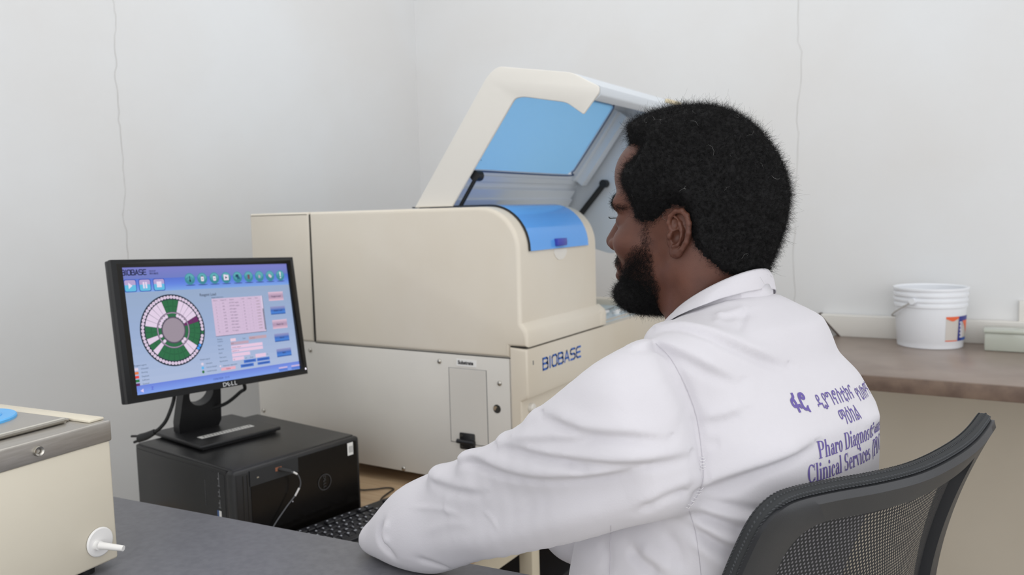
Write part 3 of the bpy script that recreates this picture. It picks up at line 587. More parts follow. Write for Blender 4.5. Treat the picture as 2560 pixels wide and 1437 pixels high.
# carousel
cx, cy = -110, -6.3; PK = (222, 204, 226); GR = (38, 104, 66); PU = (104, 36, 96); NV = (34, 44, 62)
circ(cx, cy, 75.5, NV, 2, 72); circ(cx, cy, 64, PK, 3, 72)
cols = {}
for k in range(30):
    c_ = PK
    if k in (29, 0, 1): c_ = GR
    if k in (23, 24, 25, 26): c_ = PK
    deg = 96 - k * 12
    if k in (0, 1, 2): c_ = GR
    if 3 <= k <= 6: c_ = PK
    if k == 7: c_ = PU
    if 8 <= k <= 11: c_ = GR
    if k in (12, 13): c_ = PK
    if 14 <= k <= 19: c_ = GR
    if k == 20: c_ = PK
    if k == 21: c_ = GR
    if k == 22: c_ = PK
    if k in (23, 24): c_ = GR
    if k >= 25: c_ = PK
    a1 = math.radians(deg + 12); a0 = math.radians(deg)
    if c_ != PK: sect(cx, cy, 38, 64, a0, a1, c_, 4)
    sect(cx, cy, 38, 64, a1 - .006, a1 + .006, (88, 84, 108) if c_ == PK else (24, 66, 50), 5, 1)
    if c_ != PK: sect(cx, cy, 50, 50.8, a0 + .03, a1 - .03, (22, 66, 48), 5, 2)
circ(cx, cy, 38.5, (96, 84, 108), 6, 48); circ(cx, cy, 36.8, (188, 164, 190), 7, 48); circ(cx, cy, 35.6, (60, 78, 76), 8, 48)
for k in range(30):
    deg = 96 - k * 12 + 6; a = math.radians(deg); g_ = k in (0, 1, 2, 8, 9, 10, 11, 14, 15, 16, 17, 18, 19, 21, 23, 24)
    circ(cx + 31.6 * math.cos(a), cy + 31.6 * math.sin(a), 3.7, GR if g_ else PU if k == 7 else PK, 9, 12)
circ(cx, cy, 27.2, (92, 78, 100), 10, 48); circ(cx, cy, 25.2, (152, 140, 152), 11, 48)
for k in range(60):
    a = math.radians(93 - k * 6); c_ = PK
    if k == 17: c_ = GR
    if k in (21, 22): c_ = (70, 150, 236)
    circ(cx + 69.4 * math.cos(a), cy + 69.4 * math.sin(a), 3.5, c_, 3, 12); 
    if c_ == PK: circ(cx + 69.4 * math.cos(a), cy + 69.4 * math.sin(a), 1.1, (176, 158, 184), 4, 6)
# table
R_(-8.5, -30, 131, 54, (60, 70, 100), 2); R_(-8.5, -29, 130, 54, (206, 184, 210), 3)
for j in range(11): R_(-8.5, 47 - j * 7, 126, 47.4 - j * 7, (190, 168, 196), 4)
for i, x in enumerate((11, 32, 68, 86, 104)): R_(x, -29, x + .4, 54, (190, 168, 196), 4)
hd = ('Position', 'Reagent ID', 'Reagent', 'R1/R2', 'Vol(mL)', 'Status')
for s, x in zip(hd, (-5, 14, 38, 70, 88, 108)): tx(s, x, 48.6, 2.5, (92, 76, 108), 5, .02)
nm = ('ALT/GPT', 'AST/GOT', 'ALB', 'ALP', 'T-BIL', 'BUN', 'CREA', 'GLU', 'CHOL', 'TG')
for j in range(10):
    y = 41.6 - j * 7; rc_ = (92, 76, 108)
    tx(str(j + 1), 0, y, 2.6, rc_, 5, .02); tx(('0%d' % (j * 37 + 11)), 18, y, 2.6, rc_, 5, .02); tx(nm[j] + ' reagent', 36, y, 2.6, rc_, 5, .03); tx('R%d' % (1 + j % 2), 74, y, 2.6, rc_, 5, .02); tx(str((j * 7) % 9 + 1), 95, y, 2.6, rc_, 5, .02); tx('Loaded', 110, y, 2.6, (120, 100, 96), 5, .02)
R_(126, -29, 130, 54, (214, 200, 222), 4); R_(126.6, -26, 129.6, 24, (120, 120, 140), 5)
# form
F_ = (66, 84, 112)
for s, y in (('Position', -37.5), ('Location', -42.5), ('Name', -51.5), ('Barcode', -59.5), ('Batch', -68), ('Test count', -77.5), ('Specification', -86)): tx(s, -7, y, 3.0, F_, 4, .03)
R_(27.5, -44, 42, -37.5, (228, 200, 216), 3); tx('Type', 60, -41.5, 3, F_, 4, .03); R_(78, -44.5, 128, -37.5, (188, 160, 172), 3); tx('Common', 80, -42.6, 2.8, (110, 80, 80), 4)
R_(27, -52, 76, -45.6, (186, 160, 178), 3); tx('ALT', 28.5, -50.4, 2.8, (90, 70, 90), 4, .02)
R_(27, -60.5, 114, -53.5, (226, 196, 220), 3); tx('Alanine reagent', 28.5, -58.8, 2.8, (110, 90, 110), 4)
R_(27, -69, 114, -62, (226, 196, 220), 3); tx('2024-07-15', 28.5, -67.3, 2.8, (110, 90, 110), 4)
R_(27, -78.5, 76, -71, (226, 196, 220), 3); R_(27, -87.5, 58, -80, (226, 196, 220), 3); tx('40', 29, -86, 2.8, (110, 90, 110), 4)
tx('mL', 61, -86, 2.8, F_, 4, .02); tx('Bottle', 74, -86, 2.8, F_, 4, .02); R_(90, -87, 120, -79, (226, 196, 220), 3); tx('mL', 122, -84, 2.8, F_, 4)
for a in ((56, -96, 90, -89), (93, -96, 129, -89), (46, -105, 82, -98), (93, -104.5, 129, -98.5)):
    R_(*a, (64, 112, 200), 3); R_(a[0] + 4, (a[1] + a[3]) / 2 - .7, a[2] - 4, (a[1] + a[3]) / 2 + .9, (40, 70, 140), 4)
circ(-7, -95, 2.2, (216, 204, 224), 3); tx('Automatic registration', 0, -96.4, 2.9, F_, 4, .03); R_(-6, -105.5, 32, -99, (226, 170, 186), 3); tx('Delete', 7, -103.8, 3, (120, 50, 70), 4, .04)
# buttons
for i, (y, c1, s) in enumerate(((50.8, 0, 'Reagent Load'), (17, 1, 'Sample Load'), (-16, 0, 'Reset Cal'), (-48, 1, 'Search'), (-84, 1, 'Back'))):
    x = 171 + i * .7
    if c1: grad(x - 22, y - 9.5, x + 22, y + 9.5, [(0, (150, 150, 190)), (.3, (112, 128, 186)), (.45, (60, 104, 184)), (.8, (72, 132, 214)), (1, (40, 74, 140))], 2, 10)
    else: grad(x - 22, y - 10.5, x + 22, y + 10.5, [(0, (218, 188, 208)), (.4, (176, 150, 176)), (.6, (172, 146, 172)), (1, (226, 186, 204))], 2, 10)
    tx(s, x, y - 2, 3.6, (34, 38, 66), 4, .07, 'CENTER')
# legends
tx('Reagent Legend', -207, -71.5, 3, F_, 3, .02); tx('Sample Legend', -56, -76.5, 3, F_, 3, .02)
for y, c_, s in ((-77.5, (218, 206, 224), 'Unloaded'), (-85, (222, 122, 66), 'Running'), (-93, (226, 66, 56), 'Depleted'), (-100.5, (40, 118, 66), 'Sufficient'), (-108, (98, 36, 96), 'Scanned')):
    R_(-207, y - 2.6, -199, y + 2.6, c_, 3); tx(s, -193, y - 1.3, 3, F_, 3, .02)
for y, c_, s in ((-85, (218, 206, 224), 'Unloaded'), (-93.3, (88, 176, 232), 'Current Sample'), (-101.8, (40, 112, 60), 'Loaded Sample')):
    circ(-51.5, y, 3.2, c_, 3, 12); tx(s, -43, y - 1.3, 3, F_, 3, .02)
tx('12/06/2024  13:13', -30, -123, 4.2, (60, 70, 150), 4, .03)
for x in (152, 190): R_(x, -121, x + 26, -117.5, (200, 180, 216), 3); R_(x, -127, x + 26, -121, (86, 122, 206), 3)
put([(-200, -121), (-193, -117), (-193, -125)], (214, 200, 236), 3); tx('Z', -176, -122, 6, (72, 76, 196), 3, .08)
me = bpy.data.meshes.new('screen'); me.from_pydata(SV, [], SF); me.update()
ca = me.color_attributes.new('Col', 'FLOAT_COLOR', 'CORNER'); buf = np.zeros((len(me.loops), 4), dtype=np.float32)
for p, c_ in zip(me.polygons, SC): buf[p.loop_start:p.loop_start + p.loop_total] = lin(c_)
ca.data.foreach_set('color', buf.ravel())
M_scr = bpy.data.materials.new('display'); M_scr.use_nodes = True; nt = M_scr.node_tree; b = nt.nodes['Principled BSDF']; b.inputs['Base Color'].default_value = (.004, .004, .004, 1); b.inputs['Roughness'].default_value = .35; b.inputs['Specular IOR Level'].default_value = .2
at_ = nt.nodes.new('ShaderNodeAttribute'); at_.attribute_name = 'Col'; nt.links.new(at_.outputs['Color'], b.inputs['Emission Color']); b.inputs['Emission Strength'].default_value = .97
link('screen', me, M_scr, Mo)
dell('bezel_logo', MM @ Matrix.Translation((.008, -.1357, .0028)), .0125, mat('logo_silver', (196, 198, 200), .35), Mo)
bm = bmesh.new(); box(bm, (.2265, -.1325, .003), (.2295, -.1285, .0036), MM); finish(bm, 'power_light', mat('power_led', (240, 240, 250), .4, emit=(240, 230, 250), es=1), Mo)
# stand
by_, bc = .156, Vector((-1.618, 1.275, BZ + PH + .0015)); Mst = Matrix.Translation(bc) @ Matrix.Rotation(-by_, 4, 'Z')
bm = bmesh.new(); prism(bm, roundpoly([(-.109, -.104), (.109, -.104), (.109, .104), (-.109, .104)], .006, 3), (.004, .013), Mst, bev=.0025); box(bm, (-.10, -.095, 0), (.10, .095, .005), Mst)
finish(bm, 'stand_base', M_black, Mo)
nk = roundpoly([(-.062, 0), (.050, 0), (.038, .20), (-.045, .20)], [0, 0, .01, .01], 3)
hc = (-.004, .096); nR = .030
outer_ = [(-.058, .0), (.054, .0), (.046, .096), (.038, .20), (-.040, .20), (-.050, .096)]
# neck with a round cable hole: ring of quads between outline and hole
def neckring(bm, M, z0, z1):
    n = 40; lo = []; O = []; I = []
    for i in range(n):
        a = 2 * math.pi * i / n; dx, dy = math.cos(a), math.sin(a); best = 9
        P = outer_; 
        for k in range(len(P)):
            (x1, y1), (x2, y2) = P[k], P[(k + 1) % len(P)]; ex, ey = x2 - x1, y2 - y1; den = dx * ey - dy * ex
            if abs(den) < 1e-9: continue
            t = ((x1 - hc[0]) * ey - (y1 - hc[1]) * ex) / den; s = ((x1 - hc[0]) * dy - (y1 - hc[1]) * dx) / den
            if t > 0 and -1e-6 <= s <= 1 + 1e-6: best = min(best, t)
        O.append((hc[0] + dx * best, hc[1] + dy * best)); I.append((hc[0] + dx * nR, hc[1] + dy * nR))
    L = [[bm.verts.new(M @ Vector((p[0], p[1], z))) for p in Q] for Q in (O, I) for z in (z0, z1)]
    for i in range(n):
        j = (i + 1) % n
        for a, b in ((L[0], L[1]), (L[2], L[3]), (L[0], L[2]), (L[1], L[3])): bm.faces.new((a[i], a[j], b[j], b[i]))
Nk = Matrix((Mst.to_3x3() @ Vector((0, 1, 0)), (Mst.to_3x3() @ Vector((.22, 0, 1))).normalized(), (Mst.to_3x3() @ Vector((1, 0, -.22))).normalized())).transposed().to_4x4(); Nk.translation = Mst @ Vector((-.045, -.025, .012))
bm = bmesh.new(); neckring(bm, Nk, -.014, .014); finish(bm, 'stand_neck', M_black, Mo, .5)
bm = bmesh.new(); p = Nk @ Vector((0, .18, .0)); q = MM @ Vector((.01, -.0, -.04)); tube(bm, [p, q], .03, 12, 0); finish(bm, 'stand_joint', M_black, Mo)
bm = bmesh.new(); qx = [(-.02, -.02), (-.008, -.02), (-.008, .0), (-.02, .0)]
prism(bm, [(.032, -.07), (.054, -.07), (.054, .066), (.032, .066)], (.0131, .0134), Mst); stk = finish(bm, 'stand_label', M_paper, Mo, label='white strip label on the stand base')
bm = bmesh.new()
for k in range(16): 
    y = -.06 + k * .0078; prism(bm, [(.037, y), (.049, y), (.049, y + .002), (.037, y + .002)], (.0134, .0136), Mst); 
    if k % 3 == 0: prism(bm, [(.037, y), (.039, y), (.039, y + .006), (.037, y + .006)], (.0134, .0136), Mst)
finish(bm, 'label_print', M_ink, stk)
bm = bmesh.new(); tube(bm, [MM @ Vector((-.115, -.09, -.045)), (-1.612, 1.160, .985), (-1.624, 1.149, .933), (-1.639, 1.137, .907), (-1.66, 1.128, .893)], .0042, 10, 8); finish(bm, 'power_cord', M_rubber, Mo)
bm = bmesh.new(); P_ = [Vector((-1.652, 1.132, .898)), Vector((-1.668, 1.124, .889)), Vector((-1.69, 1.118, .882))]
tube(bm, P_, [.0075, .010, .0105], 12, 4, flat=.75); tube(bm, [P_[-1] + Vector((0, 0, .005)), P_[-1] + Vector((-.022, -.004, .003))], .003, 6, 0); tube(bm, [P_[-1] + Vector((0, .006, -.004)), P_[-1] + Vector((-.02, .0, -.012))], .003, 6, 0)
finish(bm, 'plug', M_rubber, Mo)
bm = bmesh.new(); tube(bm, [MM @ Vector((.06, -.09, -.045)), (-1.573, 1.325, .972), (-1.582, 1.318, .958), (-1.615, 1.298, .930), (-1.66, 1.27, .915), (-1.71, 1.25, .89)], .0042, 10, 8); finish(bm, 'video_cable', M_rubber, Mo)
# ---------------------------------------------------------------- keyboard
kyaw = .165; K0 = Vector((-1.325, 1.150, BZ + .006)); Mk_ = Matrix.Translation(K0) @ Matrix.Rotation(-kyaw, 4, 'Z') @ Matrix.Rotation(math.radians(5), 4, 'Y')   # +y along rows, +x to the user
Mk_ = Matrix.Translation((0, 0, .018)) @ Mk_
Kb = empty('keyboard', (-1.27, 1.37, BZ), 'black computer keyboard with white legends on the bench in front of the computer', 'keyboard')
KL, KD = .445, .158
bm = bmesh.new(); box(bm, (0, 0, -.008), (KD, KL, .006), Mk_, bev=.004, seg=3); finish(bm, 'base', M_black, Kb)
M_key = mat('key_plastic', (34, 34, 38), .4); M_leg = mat('key_legend', (205, 208, 216), .5)
rows = [['Esc', '', 'F1', 'F2', 'F3', 'F4', '', 'F5', 'F6', 'F7', 'F8', '', 'F9', 'F0'], list('`1234567890-=') + ['<'], ['T'] + list('QWERTYUIOP[]') + ['\\'], ['C'] + list("ASDFGHJKL;'") + ['E'], ['S'] + list('ZXCVBNM,./') + ['S'], ['Ct', 'W', 'A', ' ', 'A', 'F', 'Ct']]
wds = [None, [1] * 13 + [2], [1.5] + [1] * 12 + [1.5], [1.75] + [1] * 11 + [2.25], [2.25] + [1] * 10 + [2.75], [1.5, 1.2, 1.3, 6.3, 1.3, 1.4, 2]]
pt = .0186; cnt = 0
for r, row in enumerate(rows):
    x0 = .014 + r * pt + (.006 if r else 0); y = .012
    for i, s in enumerate(row):
        wd_ = (wds[r][i] if wds[r] else (.55 if s == '' else 1.08)) * pt
        if s == '' and r == 0: y += wd_; continue
        bm = bmesh.new(); box(bm, (x0 + .0008, y + .0008, .004), (x0 + pt - .0012, y + wd_ - .0012, .0125), Mk_, bev=.0016, seg=1)
        if s.strip():
            v, f = text_mesh(s, .0075 if len(s) == 1 else .0045, .0002); Mt = Mk_ @ Matrix(((0, -1, 0, x0 + .0085), (1, 0, 0, y + .004), (0, 0, 1, .0126), (0, 0, 0, 1)))
            vv = [bm.verts.new(Mt @ Vector(q)) for q in v]
            for g in f:
                try: q = bm.faces.new([vv[k] for k in g]); q.material_index = 1
                except ValueError: pass
        me = bpy.data.meshes.new('key'); bm.to_mesh(me); bm.free(); link('key', me, [M_key, M_leg], Kb); y += wd_; cnt += 1
bm = bmesh.new()
for r in range(6):
    for cidx in range(7):
        x0 = .014 + r * pt + (.006 if r else 0); y = .30 + cidx * pt
        if r == 3 and cidx < 3: continue
        box(bm, (x0 + .0008, y + .0008, .004), (x0 + pt - .0012, y + pt - .0012, .0125), Mk_, bev=.0014, seg=1)
o = finish(bm, 'number_keys', M_key, Kb); o['kind'] = 'stuff'
bm = bmesh.new(); zc = BZ + .004
tube(bm, [Mk_ @ Vector((.0, .16, .0)), onz(800, 1293, BZ + .03) + Vector((.055, 0, 0)), onz(850, 1268, BZ + .02) + Vector((.055, 0, 0)), onz(900, 1260, zc) + Vector((.05, .0, 0)), onz(945, 1243, zc) + Vector((.012, 0, 0)), onz(975, 1229, zc), onz(984, 1222, zc), onz(968, 1219, zc), onz(930, 1223, zc), Vector((-1.43, 1.545, zc)), Vector((-1.56, 1.6, zc))], .0019, 8, 8)
finish(bm, 'cord', M_rubber, Kb)
# ---------------------------------------------------------------- implicit-surface tools
def V3(*a): return np.array(a, float)
def sd_ell(P, c, r, R=None):
    q = P - c
    if R is not None: q = q @ R
    k0 = np.sqrt(((q / r) ** 2).sum(-1)) + 1e-9; k1 = np.sqrt(((q / (np.array(r) ** 2)) ** 2).sum(-1)) + 1e-9
    return k0 * (k0 - 1) / k1
def sd_cap(P, a, b, ra, rb):
    a = np.array(a, float); b = np.array(b, float); ab = b - a; t = np.clip(((P - a) @ ab) / (ab @ ab), 0, 1)
    return np.sqrt(((P - a - t[..., None] * ab) ** 2).sum(-1)) - (ra + (rb - ra) * t)
def smin(a, b, k): h = np.clip(.5 + .5 * (b - a) / k, 0, 1); return b + (a - b) * h - k * h * (1 - h)
def smax(a, b, k): return -smin(-a, -b, k)
def chain(P, pts, rad, k=.006):
    d = None
    for i in range(len(pts) - 1):
        e = sd_cap(P, pts[i], pts[i + 1], rad[i] if isinstance(rad, (list, tuple)) else rad, rad[i + 1] if isinstance(rad, (list, tuple)) else rad)
        d = e if d is None else smin(d, e, k)
    return d
def nets(fn, lo, hi, h):
    """surface nets of the zero level of fn over a box; quads"""
    lo = np.array(lo); ax = [np.arange(lo[i], hi[i] + h, h) for i in range(3)]; n = [len(a) for a in ax]
    F = np.empty(n, np.float32)
    for i, x in enumerate(ax[0]):
        Y_, Z_ = np.meshgrid(ax[1], ax[2], indexing='ij'); F[i] = fn(np.stack([np.full_like(Y_, x), Y_, Z_], -1))
    S = F < 0; c = [slice(0, -1), slice(1, None)]
    acc = np.zeros((n[0] - 1, n[1] - 1, n[2] - 1, 3), np.float32); cnt = np.zeros(acc.shape[:3], np.float32)
    for d in range(3):
        o = [x for x in range(3) if x != d]
        for u in range(2):
            for v in range(2):
                s0 = [None] * 3; s1 = [None] * 3; s0[d] = c[0]; s1[d] = c[1]; s0[o[0]] = s1[o[0]] = c[u]; s0[o[1]] = s1[o[1]] = c[v]
                a = F[tuple(s0)]; b = F[tuple(s1)]; m_ = (a < 0) != (b < 0); t = np.where(m_, a / np.where(m_, a - b, 1), 0)
                acc[..., d] += np.where(m_, t, 0); acc[..., o[0]] += np.where(m_, u, 0); acc[..., o[1]] += np.where(m_, v, 0); cnt += m_
    on = cnt > 0; idx = -np.ones(on.shape, np.int64); idx[on] = np.arange(on.sum())
    ijk = np.argwhere(on); V = lo + (ijk + acc[on] / cnt[on][:, None]) * h
    Q = []
    for d in range(3):
        o = [(d + 1) % 3, (d + 2) % 3]
        s0 = [slice(1, -1)] * 3; s1 = [slice(1, -1)] * 3; s0[d] = slice(0, -1); s1[d] = slice(1, None)
        a = S[tuple(s0)]; b = S[tuple(s1)]; e = np.argwhere(a != b)
        base = e + 1; base[:, d] -= 1; sg = a[tuple(e.T)]
        def g(du, dv): q = base.copy(); q[:, o[0]] -= du; q[:, o[1]] -= dv; return idx[tuple(q.T)]
        q = np.stack([g(1, 1), g(0, 1), g(0, 0), g(1, 0)], 1); q[~sg] = q[~sg][:, ::-1]; Q.append(q)
    return V, np.concatenate(Q)
def mesh_np(name, V, Q, mats, parent=None, smooth=True):
    me = bpy.data.meshes.new(name); me.vertices.add(len(V)); me.vertices.foreach_set('co', np.ascontiguousarray(V, np.float32).ravel())
    k = Q.shape[1]; me.loops.add(Q.size); me.loops.foreach_set('vertex_index', np.ascontiguousarray(Q, np.int32).ravel())
    me.polygons.add(len(Q)); me.polygons.foreach_set('loop_start', np.arange(0, Q.size, k, dtype=np.int32))
    me.update(calc_edges=True); me.validate()
    return link(name, me, mats, parent, smooth)
def vnormals(V, Q):
    n = np.cross(V[Q[:, 2]] - V[Q[:, 0]], V[Q[:, 3]] - V[Q[:, 1]]); N = np.zeros_like(V)
    for k in range(4): np.add.at(N, Q[:, k], n)
    return N / (np.linalg.norm(N, axis=1, keepdims=True) + 1e-12)
def relax(V, Q, it=3, lam=.5):
    for _ in range(it):
        A = np.zeros_like(V); c_ = np.zeros(len(V))
        for k in range(4):
            for j in (1, 3): np.add.at(A, Q[:, k], V[Q[:, (k + j) % 4]]); np.add.at(c_, Q[:, k], 1)
        V = V + lam * (A / np.maximum(c_, 1)[:, None] - V)
    return V
def pxd(x, y, D): return np.array(CAMP + (rt * (x - 1280) + dn * (y - 718.5) + fw * 2060) * (D / 2060))
# ---------------------------------------------------------------- the man: frames
hf = V3(-.985, .13, .02); hf /= np.linalg.norm(hf); hl = np.cross(V3(0, 0, 1), hf); hl /= np.linalg.norm(hl); hu = np.cross(hf, hl)
HO = pxd(1690, 585, 1.0) - hl * .072
HR = np.stack([hf, hl, hu])                      # local = (P-HO) @ HR.T
def hw(p): return HO + np.array(p) @ HR          # head local -> world
bf = V3(-.94, .34, 0); bl = V3(-.34, -.94, 0)     # torso facing, his left
# torso rings: z, half width (left-right), half depth, centre x, centre y
RG = np.array([[.52, .18, .140, -.405, 1.06], [.70, .178, .138, -.398, 1.06], [.85, .185, .142, -.352, 1.028], [.95, .19, .143, -.320, 1.01], [1.03, .18, .143, -.2925, 1.005], [1.08, .176, .138, -.286, 1.005], [1.12, .178, .134, -.286, 1.005], [1.16, .166, .116, -.291, 1.005], [1.195, .136, .094, -.299, 1.008], [1.208, .118, .084, -.305, 1.01], [1.222, .094, .073, -.310, 1.012], [1.238, .076, .061, -.314, 1.012], [1.246, .066, .054, -.315, 1.012]])
def torso(P, grow=0):
    z = P[..., 2]; nf = (P[..., 0] + .314) * bf[0] + (P[..., 1] - 1.012) * bf[1]; z = z + .42 * np.clip(nf, -.07, .09) * np.clip((z - 1.185) / .045, 0, 1); a, b, cx_, cy_ = [np.interp(z, RG[:, 0], RG[:, i]) for i in (1, 2, 3, 4)]
    x = P[..., 0] - cx_; y = P[..., 1] - cy_; u = (x * bf[0] + y * bf[1]) / b; v = (x * bl[0] + y * bl[1]) / a
    q = (np.abs(u) ** 2.6 + np.abs(v) ** 2.6) ** (1 / 2.6)
    d = (q - 1) * np.minimum(a, b) * .95
    return np.maximum(d, np.maximum(z - 1.242,   .535 - z)) - grow
SL = pxd(1655, 955, .93); SR = V3(-.305, 1.165, 1.145)
EL = pxd(1105, 1305, 1.16); WL = pxd(1000, 1320, 1.25)
ER = pxd(1450, 1312, 1.16); WR = ER + V3(-.19, .14, -.035)
LW = (.36 * SL + .64 * EL)
# sleeve stations: (top px), (bottom px), depth, thickness ratio
ST = [((1602, 858), (1745, 1262), .90, .55), ((1510, 906), (1650, 1284), .88, .60), ((1420, 974), (1545, 1312), .90, .62), ((1330, 1042), (1428, 1352), .94, .62), ((1236, 1104), (1305, 1382), 1.01, .62), ((1148, 1148), (1190, 1402), 1.085, .64), ((1074, 1190), (1100, 1424), 1.148, .70), ((1010, 1226), (1025, 1411), 1.172, .82), ((965, 1280), (975, 1391), 1.197, 1.0), ((935, 1320), (940, 1371), 1.226, 1.1)]
def stations(n=30):
    A_ = np.array([list(t) + list(b_) + [D, th] for t, b_, D, th in ST], float); k = len(A_); out = []
    for u in np.linspace(0, k - 1, n):
        i = min(int(u), k - 2); f_ = u - i; p0, p1, p2, p3 = A_[max(i - 1, 0)], A_[i], A_[i + 1], A_[min(i + 2, k - 1)]
        out.append(.5 * ((2 * p1) + (p2 - p0) * f_ + (2 * p0 - 5 * p1 + 4 * p2 - p3) * f_ ** 2 + (3 * p1 - p0 - 3 * p2 + p3) * f_ ** 3))
    return out
def sleeve(P):
    if P[..., 0].min() > -.18: return np.full(P.shape[:-1], .2)
    d = None
    for q in stations():
        A_ = pxd(q[0], q[1], q[4]); B_ = pxd(q[2], q[3], q[4]); c_ = (A_ + B_) / 2; up_ = A_ - B_; a = np.linalg.norm(up_) / 2; up_ /= 2 * a
        vd = c_ - np.array(CAMP); vd /= np.linalg.norm(vd); vd -= up_ * (vd @ up_); vd /= np.linalg.norm(vd)
        e = sd_ell(P, c_, (a, a * q[5], .022), np.stack([up_, vd, np.cross(up_, vd)], 1))
        d = e if d is None else smin(d, e, .02)
    for a, b_, D, r in (((1352, 1056), (1430, 1074), .935, .015), ((1270, 1110), (1370, 1116), .985, .014), ((1175, 1158), (1280, 1168), 1.05, .018), ((1100, 1192), (1180, 1204), 1.11, .017)):
        d = smin(d, sd_cap(P, pxd(*a, D), pxd(*b_, D - .04), r, r * .8), .010)
    return d
def coat_sdf(P):
    d = torso(P)
    d = smin(d, sd_cap(P, SL + V3(.03, .03, .008), SR, .046, .052), .045)
    d = smin(d, sd_cap(P, V3(-.300, 1.015, 1.195), SL + V3(.02, .01, .018), .032, .046), .022)
    d = smin(d, sd_cap(P, V3(-.295, 1.015, 1.205), SR + V3(0, 0, .02), .036, .045), .03)
    d = smin(d, sd_cap(P, V3(-.31, .985, 1.185), pxd(1658, 852, .955), .030, .020), .022)
    sr = chain(P, [SR, SR * .4 + ER * .6, ER, WR], [.066, .060, .046, .040], .03)
    d = smin(d, sr, .02)
    d = smin(d, sd_ell(P, V3(-.392, 1.02, .86), (.080, .130, .24), np.stack([bf, bl, V3(0, 0, 1)], 1)), .03)
    s = sleeve(P)
    d = smin(d, s, .009)
    # lap of the coat over the thighs
    th_ = smin(sd_cap(P, V3(-.33, .91, .64), V3(-.42, .95, .65), .095, .09), sd_cap(P, V3(-.33, 1.12, .64), V3(-.42, 1.15, .65), .095, .09), .05)
    return smin(d, th_, .05)
Mn = empty('person', (-.3, 1.0, .1), 'seated person in a white lab coat with short black hair and beard, facing the monitor', 'person')
cV, cQ = nets(coat_sdf, (-1.02, .70, .48), (-.08, 1.34, 1.33), .006)
M_coat = mat('coat_cotton', (201, 198, 203), .85, bump=.10, bscale=420, sheen=.15)

def subdivided(V, Q, lv=1):
    me = bpy.data.meshes.new('t'); me.from_pydata(V.tolist(), [], Q.tolist()); o = bpy.data.objects.new('t', me); COL.objects.link(o)
    md = o.modifiers.new('s', 'SUBSURF'); md.levels = lv; md.render_levels = lv; dg = bpy.context.evaluated_depsgraph_get(); e = o.evaluated_get(dg); m2 = e.to_mesh()
    W_ = np.empty(len(m2.vertices) * 3, np.float32); m2.vertices.foreach_get('co', W_); F_2 = np.empty(len(m2.loops), np.int32); m2.loops.foreach_get('vertex_index', F_2)
    e.to_mesh_clear(); bpy.data.objects.remove(o); bpy.data.meshes.remove(me); return W_.reshape(-1, 3).astype(float), F_2.reshape(-1, 4)
cV, cQ = subdivided(relax(cV, cQ, 2), cQ)
def bvh_of(V, Q): return BVHTree.FromPolygons([Vector(v) for v in V], [tuple(q) for q in Q])
bv = bvh_of(cV, cQ)
def hit(x, y, bvh=None):
    d = (rt * (x - 1280) + dn * (y - 718.5) + fw * 2060).normalized(); h = (bvh or bv).ray_cast(CAMP, d); return h[0], h[1]
def fold(pts, amp, w, kind=0):
    """raise (or sink) the cloth along a line lying on it"""
    L = [hit(*p)[0] for p in cat2(pts)]; L = [l for l in L if l is not None]
    if len(L) < 2: return None
    return np.array([tuple(l) for l in L]), amp / 1000, w / 1000, kind
def cat2(pts, n=6): return [(p.x, p.y) for p in cat([Vector((a, b, 0)) for a, b in pts], n)]
def Zf(pts, s=2.187, ox=880, oy=780): return [(ox + a / s, oy + b / s) for a, b in pts]
